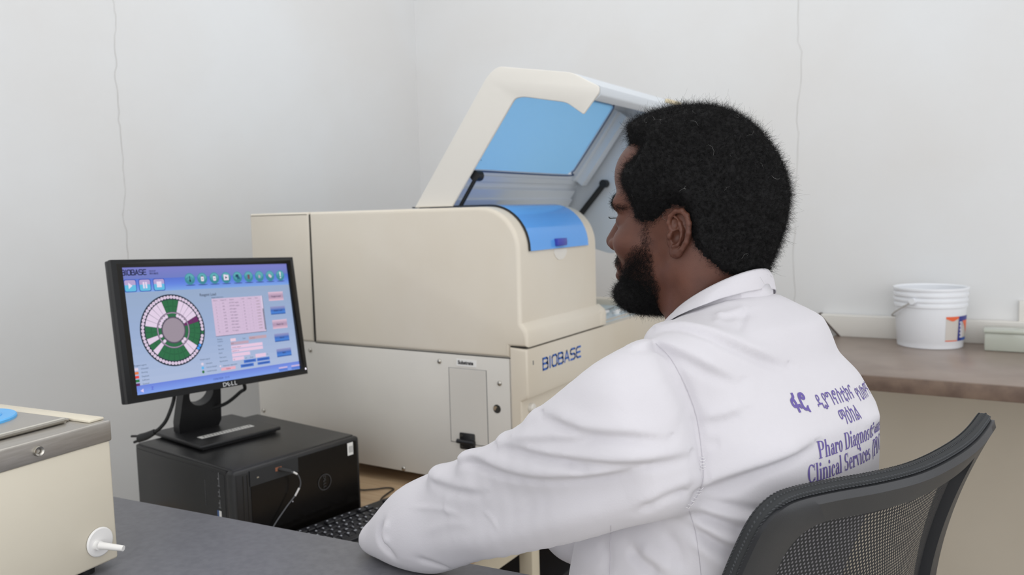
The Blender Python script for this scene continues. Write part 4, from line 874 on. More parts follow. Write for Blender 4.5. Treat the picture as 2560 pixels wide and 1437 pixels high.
FOLDS = [([(1365, 1028), (1414, 1049), (1469, 1066), (1510, 1073), (1579, 1077), (1660, 1086)], 5, 12, 1), ([(1288, 1094), (1345, 1091), (1400, 1089), (1448, 1087), (1490, 1079)], 3.5, 10, 1),
 ([(1250, 1110), (1290, 1110), (1345, 1124), (1400, 1134), (1469, 1141), (1538, 1146), (1607, 1146), (1670, 1138), (1720, 1126)], 6, 13, 1), ([(1146, 1146), (1173, 1141), (1208, 1148), (1249, 1165), (1297, 1179), (1345, 1187), (1400, 1189), (1469, 1187), (1538, 1177), (1600, 1160)], 7, 14, 1),
 ([(1400, 1151), (1435, 1165), (1473, 1175)], -2.5, 5), ([(1075, 1190), (1100, 1200), (1150, 1215), (1200, 1222)], 3.5, 12, 1), ([(1200, 1215), (1260, 1232), (1340, 1240), (1450, 1232), (1560, 1205), (1660, 1180)], -5, 18),
 ([(1120, 1300), (1250, 1275), (1400, 1262), (1520, 1240), (1640, 1205)], -5, 24), ([(1060, 1370), (1200, 1352), (1330, 1322), (1450, 1285), (1570, 1255)], 4, 18),
 ([(1593, 1284), (1662, 1246), (1737, 1215)], -5, 7), ([(1600, 1270), (1680, 1232), (1730, 1205)], 3, 9), ([(1610, 940), (1660, 1000), (1700, 1060)], 2, 22),
 ([(1030, 1268), (1100, 1272), (1150, 1290)], 1.3, 4), ([(1200, 1280), (1246, 1320)], 1.1, 4), ([(1268, 1300), (1330, 1266)], -1.1, 4), ([(1120, 1240), (1112, 1265), (1125, 1290)], 1, 5), ([(1060, 1330), (1120, 1310), (1180, 1312)], 1.4, 7),
 ([(958, 1300), (948, 1335), (956, 1362), (985, 1392)], -6, 6), ([(972, 1300), (962, 1335), (972, 1362)], 3, 7), ([(1040, 1395), (1090, 1412), (1130, 1425)], -2.5, 6),
 ([(1645, 818), (1703, 814), (1772, 828), (1830, 852), (1900, 882), (1960, 904)], 5, 13, 1), ([(1585, 866), (1634, 859), (1680, 868), (1726, 888), (1776, 914), (1840, 944)], 5, 12, 1),
 ([(1730, 1222), (1784, 1198), (1850, 1175), (1913, 1155), (1976, 1131), (2030, 1100)], 7, 17, 1),
 ([(1755, 1044), (1809, 1034), (1850, 1018)], 3, 9, 1), ([(1765, 1110), (1800, 1105)], -2, 6), ([(1760, 960), (1840, 965), (1900, 990)], 2, 18),
 ([(1738, 1250), (1850, 1273), (1930, 1286)], -5, 6), ([(1745, 1266), (1850, 1292), (1920, 1304)], 3.5, 7), ([(1735, 1286), (1800, 1308), (1880, 1344)], -6, 6), ([(1735, 1302), (1790, 1332), (1860, 1365)], 4, 7), ([(1728, 1318), (1790, 1362), (1870, 1402), (1930, 1437)], -6, 7), ([(1728, 1345), (1770, 1385), (1840, 1437)], 3, 8), ([(1765, 1238), (1830, 1222), (1900, 1188)], -3, 6),
 ([(2165, 1056), (2184, 1046), (2199, 1036)], 3, 9), ([(2180, 1082), (2204, 1070)], -2, 7),
 ([(1570, 1365), (1600, 1405), (1650, 1437)], -5, 8), ([(1600, 1365), (1640, 1400), (1690, 1430)], 3, 9), ([(1655, 1330), (1690, 1370), (1700, 1430)], -3, 8), ([(1500, 1350), (1520, 1390), (1510, 1437)], -2, 9),
 ([(1868, 765), (1862, 790), (1846, 830)], -2.2, 4), ([(1790, 790), (1830, 780), (1872, 770)], 2.2, 6, 1), ([(1800, 780), (1790, 806)], 2, 4)]
SEAM = [(1640, 858), (1672, 890), (1702, 940), (1728, 1000), (1743, 1050), (1752, 1110), (1757, 1165), (1757, 1200), (1745, 1235), (1722, 1265)]
FOLDS.append((SEAM, -3, 5))
cN = vnormals(cV, cQ); disp = np.zeros(len(cV))
for F_o in FOLDS:
    r_f = fold(*F_o)
    if r_f is None: continue
    L, amp, w_, kind = r_f; ctr = L.mean(0); rad = np.linalg.norm(L - ctr, axis=1).max() + 3 * w_
    ii = np.nonzero(np.linalg.norm(cV - ctr, axis=1) < rad)[0]; best = np.full(len(ii), 9.); bt = np.zeros(len(ii)); sg_ = np.zeros(len(ii)); UPV = -np.array(dn)
    for k in range(len(L) - 1):
        a, b_ = L[k], L[k + 1]; ab = b_ - a; t = np.clip(((cV[ii] - a) @ ab) / max(ab @ ab, 1e-12), 0, 1); of_ = cV[ii] - a - t[:, None] * ab; dd_ = np.linalg.norm(of_, axis=1); sd_ = of_ @ UPV
        m_ = dd_ < best; best[m_] = dd_[m_]; sg_[m_] = sd_[m_]; bt[m_] = (k + t[m_]) / (len(L) - 1)
    tp = np.clip(np.minimum(bt, 1 - bt) * 4 + .25, 0, 1)
    if kind == 0: disp[ii] += 1.2 * amp * np.exp(-(best / w_) ** 2) * tp
    else:      # a lap of cloth: soft above, dropping sharply into a groove below
        dist = np.where(sg_ > 0, best, -best)
        disp[ii] += amp * tp * (np.where(dist > 0, np.exp(-(dist / w_) ** 2), np.exp(-(dist / .0042) ** 2)) - .75 * np.exp(-((dist + .0085) / .006) ** 2))
sn = sum(np.sin(cV @ np.array(k) + ph) for k, ph in (((31, 17, 43), 1), ((-23, 47, 19), 2), ((53, -29, 37), .5), ((11, 61, -41), 4))) / 4
cV = cV + cN * (disp + .0009 * sn)[:, None]
coat = mesh_np('lab_coat', cV, cQ, M_coat, Mn)
bv = bvh_of(cV, cQ)
# ---------------------------------------------------------------- head
def head_sdf(W, ears=True):
    P = (W - HO) @ HR.T
    P = P.copy(); P[..., 0] = np.where(P[..., 0] > .04, .04 + (P[..., 0] - .04) / 1.09, P[..., 0])
    A_ = P.copy(); A_[..., 1] = np.abs(A_[..., 1])          # mirrored
    d = sd_ell(P, V3(.004, 0, .049), (.089, .074, .088))
    d = smin(d, sd_ell(P, V3(.050, 0, .075), (.066, .059, .056)), .03)
    d = smin(d, sd_ell(P, V3(-.030, 0, .022), (.055, .062, .064)), .03)
    d = smin(d, sd_ell(P, V3(.052, 0, -.012), (.056, .056, .062)), .03)
    d = smin(d, sd_ell(P, V3(.060, 0, -.058), (.044, .040, .034)), .025)
    d = smin(d, sd_cap(A_, (.0, .050, -.040), (.072, .020, -.079), .020, .017), .025)
    d = smin(d, sd_ell(P, V3(.088, 0, -.079), (.022, .022, .018)), .02)
    d = smin(d, sd_ell(A_, V3(.072, .040, -.014), (.028, .024, .022)), .02)            # cheek
    d = smin(d, sd_cap(A_, (.092, .040, .036), (.104, .008, .032), .011, .012), .016)   # brow
    d = smax(d, -sd_ell(A_, V3(.112, .033, .014), (.017, .020, .012)), .014)            # socket
    d = smin(d, sd_ell(A_, V3(.086, .033, .014), (.0155, .016, .0135)), .004)           # lid over the eyeball
    d = smin(d, sd_cap(P, (.104, 0, .026), (.124, 0, -.014), .0075, .0110), .010)       # nose
    d = smin(d, sd_ell(A_, V3(.113, .0125, -.018), (.012, .0085, .009)), .006)
    d = smax(d, -sd_ell(A_, V3(.117, .007, -.030), (.006, .0035, .006)), .003)
    d = smin(d, sd_ell(P, V3(.096, 0, -.040), (.018, .026, .016)), .012)
    d = smin(d, chain(A_, [(.103, .022, -.050), (.112, .006, -.0465), (.112, 0, -.0475)], [.004, .0058, .0058]), .005)
    d = smin(d, chain(A_, [(.102, .021, -.0535), (.109, .008, -.0605), (.110, 0, -.061)], [.004, .0065, .0068]), .004)
    # neck down into the collar
    nb = (V3(-.318, 1.012, 1.225) - HO) @ HR.T
    d = smin(d, sd_cap(P, (-.022, 0, -.02), nb + V3(.004, 0, 0), .056, .052), .028)
    d = smin(d, sd_cap(A_, (-.02, .045, -.02), nb + V3(.02, .022, .0), .022, .026), .03)
    d = smin(d, sd_cap(P, (.055, 0, -.075), nb + V3(.03, 0, .02), .02, .03), .03)
    return d
def ear_sdf(W, sgn):
    """plate, helix rim, antihelix, hollow, tragus, lobe"""
    E = (W - HO) @ HR.T; E[..., 1] *= sgn; E = E - V3(-.004, .0765, .001)
    c_, s_ = math.cos(.12), math.sin(.12); Er = np.stack([E[..., 0] * c_ - E[..., 1] * s_, E[..., 0] * s_ + E[..., 1] * c_, E[..., 2]], -1)
    Er = np.stack([Er[..., 0] + Er[..., 2] * .14, Er[..., 1], Er[..., 2] * 1.06], -1)
    e = sd_ell(Er, V3(-.003, -.0015, .001), (.0165, .0036, .0270))
    e = smin(e, sd_ell(Er, V3(.006, -.007, -.002), (.012, .008, .020)), .006)
    hx = [(.0035, .0005, .0015), (.0095, .001, .006), (.0125, .0025, .0135), (.0105, .0035, .0225), (.0035, .0042, .0285), (-.0055, .0045, .0290), (-.0135, .0048, .0230), (-.0180, .0050, .0125), (-.0190, .0052, .001), (-.0170, .0045, -.0105), (-.0120, .0035, -.0195), (-.0060, .0020, -.0255)]
    e = smin(e, chain(Er, hx, [.0018, .0024, .0028, .0031, .0033, .0034, .0034, .0034, .0033, .0031, .003, .004], .002), .0022)
    e = smin(e, chain(Er, [(.004, .0020, .0205), (-.0040, .0032, .0130), (-.0092, .0042, .0040), (-.0098, .0045, -.0060), (-.0055, .0042, -.0140), (.0005, .0035, -.0160)], [.0018, .0024, .0026, .0026, .0026, .0024], .002), .0025)
    e = smin(e, sd_ell(Er, V3(-.0015, .0005, -.0235), (.0090, .0042, .0085)), .004)
    e = smax(e, -sd_ell(Er, V3(-.0005, .005, -.0045), (.0078, .0105, .0095)), .0018)
    e = smax(e, -sd_ell(Er, V3(.0035, .005, .0115), (.0048, .0062, .0075)), .002)
    e = smax(e, -chain(Er, [(-.004, .0045, .0215), (-.0120, .0055, .0130), (-.0145, .006, .001), (-.0125, .0055, -.0095)], [.0022, .0024, .0024, .0020], .002), .0018)
    e = smin(e, sd_ell(Er, V3(.0088, .0020, -.0030), (.0034, .0042, .0052)), .002)
    return e
lo = np.min([hw(p) for p in [(x, y, z) for x in (-.15, .16) for y in (-.11, .11) for z in (-.2, .17)]], 0); hi = np.max([hw(p) for p in [(x, y, z) for x in (-.15, .16) for y in (-.11, .11) for z in (-.2, .17)]], 0)
hV, hQ = nets(head_sdf, lo, hi, .0018)
M_skin = mat('skin', (96, 60, 47), .46, rgb2=(84, 51, 40), nscale=28, bump=.12, bscale=900, spec=.35)
M_skin.node_tree.nodes['Principled BSDF'].inputs['Subsurface Weight'].default_value = .12
M_skin.node_tree.nodes['Principled BSDF'].inputs['Subsurface Radius'].default_value = (.012, .005, .003)
def hand(P, W, fdir, side, up=V3(0, 0, 1)):
    """palm, four unequal curled fingers and a thumb; side = direction of the thumb"""
    f = np.array(fdir, float); f /= np.linalg.norm(f); s = np.array(side, float); s -= f * (s @ f); s /= np.linalg.norm(s); n = np.cross(s, f); n = n if n[2] > 0 else -n
    pc = W + f * .052; d = sd_ell(P, pc, (.050, .040, .017), np.stack([f, s, n], 1))
    for k, (o, L) in enumerate(((.030, .070), (.010, .078), (-.010, .072), (-.029, .056))):
        a = W + f * .085 + s * o; b = a + f * L * .45 - n * .006 + s * o * .1; c = b + f * L * .3 - n * .016; e = c + f * L * .18 - n * .018
        d = smin(d, chain(P, [a, b, c, e], [.0095, .0088, .0082, .0072], .004), .004)
    a = W + f * .025 + s * .030; b = a + f * .028 + s * .026 - n * .006; c = b + f * .026 + s * .006 - n * .004; e = c + f * .022 - n * .004
    return smin(d, chain(P, [a, b, c, e], [.014, .012, .0105, .009], .006), .01)
HLf, HRf = V3(-.35, .92, -.12), V3(-.75, .62, -.2)
WL2 = pxd(1000, 1322, 1.27)
ARM = [SL] + [(pxd(*ST[i][0], ST[i][2] + .012) * .45 + pxd(*ST[i][1], ST[i][2] + .012) * .55) for i in (1, 3, 5, 6)] + [WL2]
def low_sdf(P):
    d = sd_cap(P, V3(-.345, 1.02, .68), V3(-.315, 1.012, 1.08), .12, .10)
    d = smin(d, sd_cap(P, SL + V3(.02, .04, -.01), SR, .035, .04), .05); d = smin(d, sd_cap(P, V3(-.318, 1.012, 1.1), V3(-.318, 1.012, 1.24), .055, .05), .03)
    d = smin(d, chain(P, ARM, [.036, .032, .027, .026, .026, .022], .015), .01); d = smin(d, chain(P, [SR, SR * .4 + ER * .6, ER, WR], [.040, .034, .028, .024], .015), .015)
    d = smin(d, hand(P, WL2, HLf, V3(.9, .3, 0)), .012); return smin(d, hand(P, WR, HRf, V3(-.6, -.75, 0)), .012)
lV, lQ = nets(low_sdf, (-1.02, .74, .55), (-.12, 1.36, 1.28), .0055)
bV0 = relax(hV, hQ, 1, .4)
parts_ = [(bV0, hQ), (relax(lV, lQ, 1), lQ)]
for sg in (1, -1):
    cc_ = [hw((x, sg * y, z)) for x in (-.032, .022) for y in (.058, .10) for z in (-.038, .038)]; eV, eQ = nets(lambda W: ear_sdf(W.copy(), sg), np.min(cc_, 0), np.max(cc_, 0), .0008); parts_.append((relax(eV, eQ, 1, .4), eQ))
off_ = np.cumsum([0] + [len(v) for v, q in parts_[:-1]]); body = mesh_np('body', np.concatenate([v for v, q in parts_]), np.concatenate([q + o_ for (v, q), o_ in zip(parts_, off_)]), M_skin, Mn)
def leg_sdf(P):
    d = None
    for y0, y1, y2 in ((.92, .98, 1.0), (1.11, 1.19, 1.22)):
        e = chain(P, [(-.34, y0, .64), (-.74, y1, .655), (-.76, y2, .20)], [.085, .062, .048], .03); d = e if d is None else smin(d, e, .03)
    return d
tV, tQ = nets(leg_sdf, (-.86, .80, .12), (-.22, 1.34, .76), .009)
M_tr = mat('khaki_trousers', (176, 160, 134), .85); mesh_np('trousers', relax(tV, tQ, 2), tQ, M_tr, Mn)
for y in (1.0, 1.22):
    bm = bmesh.new(); bmesh.ops.create_uvsphere(bm, u_segments=20, v_segments=12, radius=1)
    for v in bm.verts: v.co = Vector((-.80 + v.co.x * .13, y + v.co.y * .045, max(.102, .145 + v.co.z * .05)))
    finish(bm, 'shoe', M_black, Mn, 3)
# ---------------------------------------------------------------- hair, beard, brows
def seg_in(poly, x, z):
    """signed distance to a polygon, positive inside"""
    P_ = np.array(poly, float); ins = np.zeros(x.shape, bool); dm = np.full(x.shape, 9.)
    for i in range(len(P_)):
        (x1, z1), (x2, z2) = P_[i], P_[(i + 1) % len(P_)]
        c_ = ((z1 > z) != (z2 > z)) & (x < (x2 - x1) * (z - z1) / ((z2 - z1) if z2 != z1 else 1e-9) + x1); ins ^= c_
        ex, ez = x2 - x1, z2 - z1; t = np.clip(((x - x1) * ex + (z - z1) * ez) / (ex * ex + ez * ez), 0, 1); dm = np.minimum(dm, np.hypot(x - x1 - t * ex, z - z1 - t * ez))
    return np.where(ins, dm, -dm)
HAIR = [(.20, .122), (.115, .120), (.082, .116), (.057, .109), (.062, .095), (.080, .085), (.085, .066), (.074, .049), (.064, .032), (.060, .019), (.038, .016), (.021, .025), (.010, .034), (-.006, .038), (-.016, .030), (-.020, .012), (-.028, -.011), (-.044, -.030), (-.056, -.044), (-.068, -.052), (-.3, -.056), (-.3, .4), (.2, .4)]
BEARD = [(.038, .022), (.062, .022), (.056, .004), (.056, -.008), (.072, -.022), (.090, -.040), (.103, -.050), (.108, -.060), (.112, -.070), (.125, -.066), (.17, -.066), (.17, -.16), (.045, -.112), (.037, -.092), (.028, -.066), (.037, -.037), (.038, -.016)]
MOUS = [(.096, -.052), (.100, -.036), (.112, -.030), (.16, -.030), (.16, -.044), (.118, -.045), (.106, -.053)]
def locp(W): return (W - HO) @ HR.T
def hair_sdf(W):
    L = locp(W); d = seg_in(HAIR, L[..., 0], L[..., 2]); th = .0205 - .0085 * np.clip((.05 - L[..., 2]) / .09, 0, 1) - .006 * np.clip((-.02 - L[..., 0]) / .06, 0, 1) - .004 * np.clip((.04 - np.abs(L[..., 1])) / -.04, 0, 1)
    return head_sdf(W, False) - np.minimum(th, .0015 + .9 * d)
V_, Q_ = nets(hair_sdf, lo, hi, .0032)
def clean(V_, Q_, keepfn):
    k = keepfn(V_); m_ = k[Q_].any(1); Q_ = Q_[m_]; u, inv = np.unique(Q_, return_inverse=True); return V_[u], inv.reshape(-1, 4)
V_, Q_ = clean(V_, Q_, lambda V: (lambda L: seg_in(HAIR, L[:, 0], L[:, 2]) > -.002)(locp(V)))
V_ = relax(V_, Q_, 1, .4); N_ = vnormals(V_, Q_)
nz = rng.normal(size=len(V_)); V2 = V_ + N_ * (nz * .0011)[:, None]
M_hair = mat('black_hair', (13, 12, 13), .72, spec=.25)
def strands(V, Q, n, length, rad, curl, weight=None, lift=0.0, lean=None):
    """short curly tapered hairs rooted on a surface"""
    a = V[Q[:, 0]]; b = V[Q[:, 1]]; c_ = V[Q[:, 2]]; ar = np.linalg.norm(np.cross(b - a, c_ - a), axis=1)
    ctr = V[Q].mean(1); 
    if weight is not None: ar = ar * weight(ctr)
    f = rng.choice(len(Q), n, p=ar / ar.sum()); uv = rng.random((n, 2)); q = Q[f]
    p = (V[q[:, 0]] * (1 - uv[:, :1]) + V[q[:, 1]] * uv[:, :1]) * (1 - uv[:, 1:]) + (V[q[:, 3]] * (1 - uv[:, :1]) + V[q[:, 2]] * uv[:, :1]) * uv[:, 1:]
    Nn = vnormals(V, Q)[q[:, 0]]; r_ = rng.normal(size=(n, 3)); T1 = np.cross(Nn, r_); T1 /= np.linalg.norm(T1, axis=1, keepdims=True); T2 = np.cross(Nn, T1)
    L = length * (.5 + rng.random(n)); K = 7; cr = curl * (.5 + rng.random(n)); ph = rng.random(n) * 6.28; tw = rng.uniform(4, 9, n) * rng.choice([-1, 1], n); dr = rng.normal(size=(n, 3)) * .45
    if lean is not None: dr = dr + lean
    pts = []
    for k in range(K):
        t = k / (K - 1); s = L * t
        pts.append(p - Nn * .001 + Nn * (s * .8)[:, None] + dr * (s * t)[:, None] + T1 * (cr * t ** .5 * np.cos(ph + tw * t))[:, None] + T2 * (cr * t ** .5 * np.sin(ph + tw * t))[:, None])
    pts = np.stack(pts, 1); d = np.gradient(pts, axis=1); d /= np.linalg.norm(d, axis=2, keepdims=True) + 1e-9
    u = np.cross(d, r_[:, None, :]); u /= np.linalg.norm(u, axis=2, keepdims=True) + 1e-9; v = np.cross(d, u)
    rr_ = rad * np.linspace(1, .35, K)[None, :, None]; R3 = [pts + (u * math.cos(a_) + v * math.sin(a_)) * rr_ for a_ in (0, 2.094, 4.189)]
    VV = np.stack(R3, 2).reshape(-1, 3); base = (np.arange(n) * K * 3)[:, None, None]; kk = (np.arange(K - 1) * 3)[None, :, None]
    Qs = []
    for j in range(3):
        j2 = (j + 1) % 3; Qs.append(np.stack([base + kk + j, base + kk + j2, base + kk + 3 + j2, base + kk + 3 + j], -1).reshape(-1, 4))
    return VV, np.concatenate(Qs)
def merge(*parts):
    Vs, Qs, o = [], [], 0
    for V, Q in parts: Vs.append(V); Qs.append(Q + o); o += len(V)
    return np.concatenate(Vs), np.concatenate(Qs)
wt = lambda c_: (lambda L: np.clip(seg_in(HAIR, L[:, 0], L[:, 2]) * 200 + .6, .0, 1))(locp(c_))
S1 = strands(V_, Q_, 46000, .0062, .00014, .0014, wt)
S2 = strands(V_, Q_, 1500, .011, .00011, .0022, wt)
mesh_np('hair', *merge((V2, Q_), S1, S2), M_hair, Mn)
g1 = strands(V_, Q_, 26, .011, .00016, .003, wt, .002)
mesh_np('grey_hair', *g1, mat('grey_hair', (150, 150, 148), .4), Mn)['label'] = 'a few stray grey hairs'
def beard_sdf(W):
    L = locp(W); d = np.maximum(seg_in(BEARD, L[..., 0], L[..., 2]), -.02); low = np.clip((-.055 - L[..., 2]) / .035, 0, 1) * np.clip((L[..., 0] - .03) / .07, 0, 1)
    th = -.0012 + .0105 * low
    return head_sdf(W) - np.minimum(th, -.001 + .8 * d)
bV, bQ = nets(beard_sdf, lo, hi, .003)
bV, bQ = clean(bV, bQ, lambda V: (lambda L: (seg_in(BEARD, L[:, 0], L[:, 2]) > .002) & (L[:, 2] < -.062) & (L[:, 0] > .045))(locp(V)))
bV2 = bV + vnormals(bV, bQ) * (rng.normal(size=len(bV)) * .0009)[:, None]
wb_ = lambda c_: (lambda L: np.clip(seg_in(BEARD, L[:, 0], L[:, 2]) * 90, 0, 1) * np.clip(.35 + (-L[:, 2] - .0) * 12, .3, 1))(locp(c_))
wm_ = lambda c_: (lambda L: np.clip(seg_in(MOUS, L[:, 0], L[:, 2]) * 300, 0, 1))(locp(c_))
B1 = strands(bV, bQ, 9000, .0052, .00014, .0012, lambda c_: (lambda L: np.clip(seg_in(BEARD, L[:, 0], L[:, 2]) * 100, 0, 1))(locp(c_)))
B2 = strands(hV, hQ, 34000, .0042, .00013, .0010, wb_, lean=-hu * .5)
B3 = strands(hV, hQ, 1300, .0034, .00014, .0006, wm_, lean=-hu * .9)
mesh_np('beard', *merge((bV2, bQ), B1, B2, B3), M_hair, Mn)
wh_ = lambda c_: (lambda L: np.exp(-(seg_in(HAIR, L[:, 0], L[:, 2]) / .005) ** 2) * (L[:, 2] < .13) * (np.abs(L[:, 1]) < .0745))(locp(c_))
mesh_np('hairline', *strands(hV, hQ, 9000, .0034, .00012, .0009, wh_), M_hair, Mn)
def brow(c_):
    L = locp(c_); ay = np.abs(L[:, 1]); zc = .0440 - .5 * np.clip(ay - .030, 0, 1) - .15 * np.clip(.02 - ay, 0, 1)
    return ((L[:, 0] > .08) & (ay > .011) & (ay < .054)) * np.exp(-((L[:, 2] - zc) / .0034) ** 2) * np.clip((.056 - ay) * 60, 0, 1)
hb = bvh_of(hV, hQ)
mesh_np('eyebrow', *strands(hV, hQ, 2600, .0055, .00017, .0003, brow, lean=-hf * .9), M_hair, Mn)
for sgn in (1, -1):
    bm = bmesh.new(); bmesh.ops.create_uvsphere(bm, u_segments=24, v_segments=16, radius=.0122)
    for v in bm.verts: v.co = Vector(hw((.0935 + v.co.x, sgn * .033 + v.co.y, .0125 + v.co.z * .55)))
    e = finish(bm, 'eye', mat('eye_white', (200, 190, 182), .2) if sgn == 1 else bpy.data.materials['eye_white'], Mn, 3)
    bm = bmesh.new()
    for k in range(22):
        a = (k / 21 - .5) * 2.0; p = Vector((.0985 + .011 * math.cos(a), sgn * .034 + .0135 * math.sin(a), .0185)); q = p + Vector((.005 * math.cos(a) , .004 * math.sin(a), -.0010)); r_ = q + Vector((.0025 * math.cos(a), .002 * math.sin(a), .0026))
        tube(bm, [hw(p), hw(q), hw(r_)], [.00022, .0002, .00008], 3, 3)
    finish(bm, 'eyelash', M_hair, Mn)
# ---------------------------------------------------------------- collar
def loopp(N, rl, rb, zb, drop, ph):
    c_, s_ = math.cos(ph), math.sin(ph); return V3(N[0] + (-bf[0] * c_ * rb + bl[0] * s_ * rl), N[1] + (-bf[1] * c_ * rb + bl[1] * s_ * rl), zb - drop * (1 - c_) / 2)
TOP = ((-.316, 1.012), .067, .060, 1.294, .075); BOT = ((-.318, 1.010), .084, .063, 1.271, .062); INN = ((-.316, 1.012), .0625, .0555, 1.290, .075); SB = ((-.316, 1.012), .067, .060, 1.262, .082)
bm = bmesh.new(); n = 90; rows_ = []
for i in range(n + 1):
    ph = math.radians(-168 + 336 * i / n); wv = .0016 * math.sin(ph * 7) + .001 * math.sin(ph * 13 + 1)
    a, b_, c_, d_ = (loopp(*q, ph) for q in (SB, INN, TOP, BOT)); out = (b_ - V3(TOP[0][0], TOP[0][1], b_[2])); out /= np.linalg.norm(out)
    mid = (c_ * .5 + d_ * .5) + out * .0015; low = d_ + out * wv
    rows_.append([bm.verts.new(p) for p in (a - out * .002, b_, c_ - V3(0, 0, .001) + (b_ - c_) * .3 + V3(0, 0, .004), c_, c_ * .8 + d_ * .2 + out * .0015, mid, low + (mid - low) * .15, low, low - out * .0015, mid - out * .002, a + out * .003)])
for p, q in zip(rows_, rows_[1:]):
    for k in range(len(p) - 1): bm.faces.new((p[k], q[k], q[k + 1], p[k + 1]))
finish(bm, 'collar', M_coat, coat, 3)
# armhole seam, loose threads
M_seam = mat('seam_thread', (188, 184, 191), .8); M_thr = mat('white_thread', (226, 224, 226), .8)
sp = [hit(*p) for p in cat2(SEAM, 8)]; sp = [a + n_ * .0003 for a, n_ in sp if a is not None]
bm = bmesh.new(); tube(bm, sp, .0004, 6, 0); finish(bm, 'seam', M_seam, coat)
for SP in ([(1722, 1275), (1736, 1320), (1746, 1380), (1752, 1437)], [(1527, 1312), (1526, 1370), (1524, 1437)]):
    sp = [hit(*p) for p in cat2(SP, 8)]; sp = [a + n_ * .0003 for a, n_ in sp if a is not None]
    if len(sp) > 3: bm = bmesh.new(); tube(bm, sp, .0004, 6, 0); finish(bm, 'seam', M_seam, coat)
bm = bmesh.new()
for (x, y) in [(1757, 1142), (1757, 1150), (1756, 1158), (1758, 1166), (1756, 1172), (1752, 1218), (1749, 1226), (1745, 1234), (1738, 1244), (1732, 1252), (1726, 1259), (1720, 1266)]:
    w_ = random.uniform(5, 9); P_ = [hit(x - w_, y + random.uniform(-2, 2)), hit(x, y + 1), hit(x + w_ * .9, y - random.uniform(-1, 3))]
    if all(p[0] is not None for p in P_): tube(bm, [P_[0][0] + P_[0][1] * .0006, P_[1][0] + P_[1][1] * .0018, P_[2][0] + P_[2][1] * .0006], .00035, 4, 4)
finish(bm, 'loose_thread', M_thr, coat)

# ---------------------------------------------------------------- lettering printed on the back of the coat
M_print = mat('coat_print', (98, 84, 150), .8)
ndir = Vector((bf[0], bf[1], 0)); tdir = Vector((-bl[0], -bl[1], 0))
def print_on_back(name, V2, F2, P0, sx, sy, tilt=0.0, wrap=None):
    """project flat glyphs forward onto the cloth of the back; P0 is the left end of the base line"""
    ca, sa = math.cos(tilt), math.sin(tilt); out = []; ok = []
    for a, b in V2:
        a *= sx; b *= sy; u = a * ca - b * sa; v = a * sa + b * ca
        q = Vector(P0) + tdir * u + Vector((0, 0, v)); h = bv.ray_cast(q - ndir * .5, ndir); ok.append(h[0] is not None); out.append(h[0] + h[1] * .0006 if h[0] is not None else q)
    me = bpy.data.meshes.new(name); me.from_pydata(out, [], [f for f in F2 if all(ok[i] for i in f)]); o = link(name, me, M_print, coat); return o
def densify(vs, fs, mx):
    bm = bmesh.new(); vv = [bm.verts.new((q[0], q[1], 0)) for q in vs]
    for f in fs:
        try: bm.faces.new([vv[i] for i in f])
        except ValueError: pass
    for _ in range(2):
        es = [e for e in bm.edges if e.calc_length() > mx]
        if not es: break
        bmesh.ops.subdivide_edges(bm, edges=es, cuts=1)
    bmesh.ops.triangulate(bm, faces=bm.faces); bm.verts.index_update(); r = [(v.co.x, v.co.y) for v in bm.verts], [tuple(v.index for v in f.verts) for f in bm.faces]; bm.free(); return r
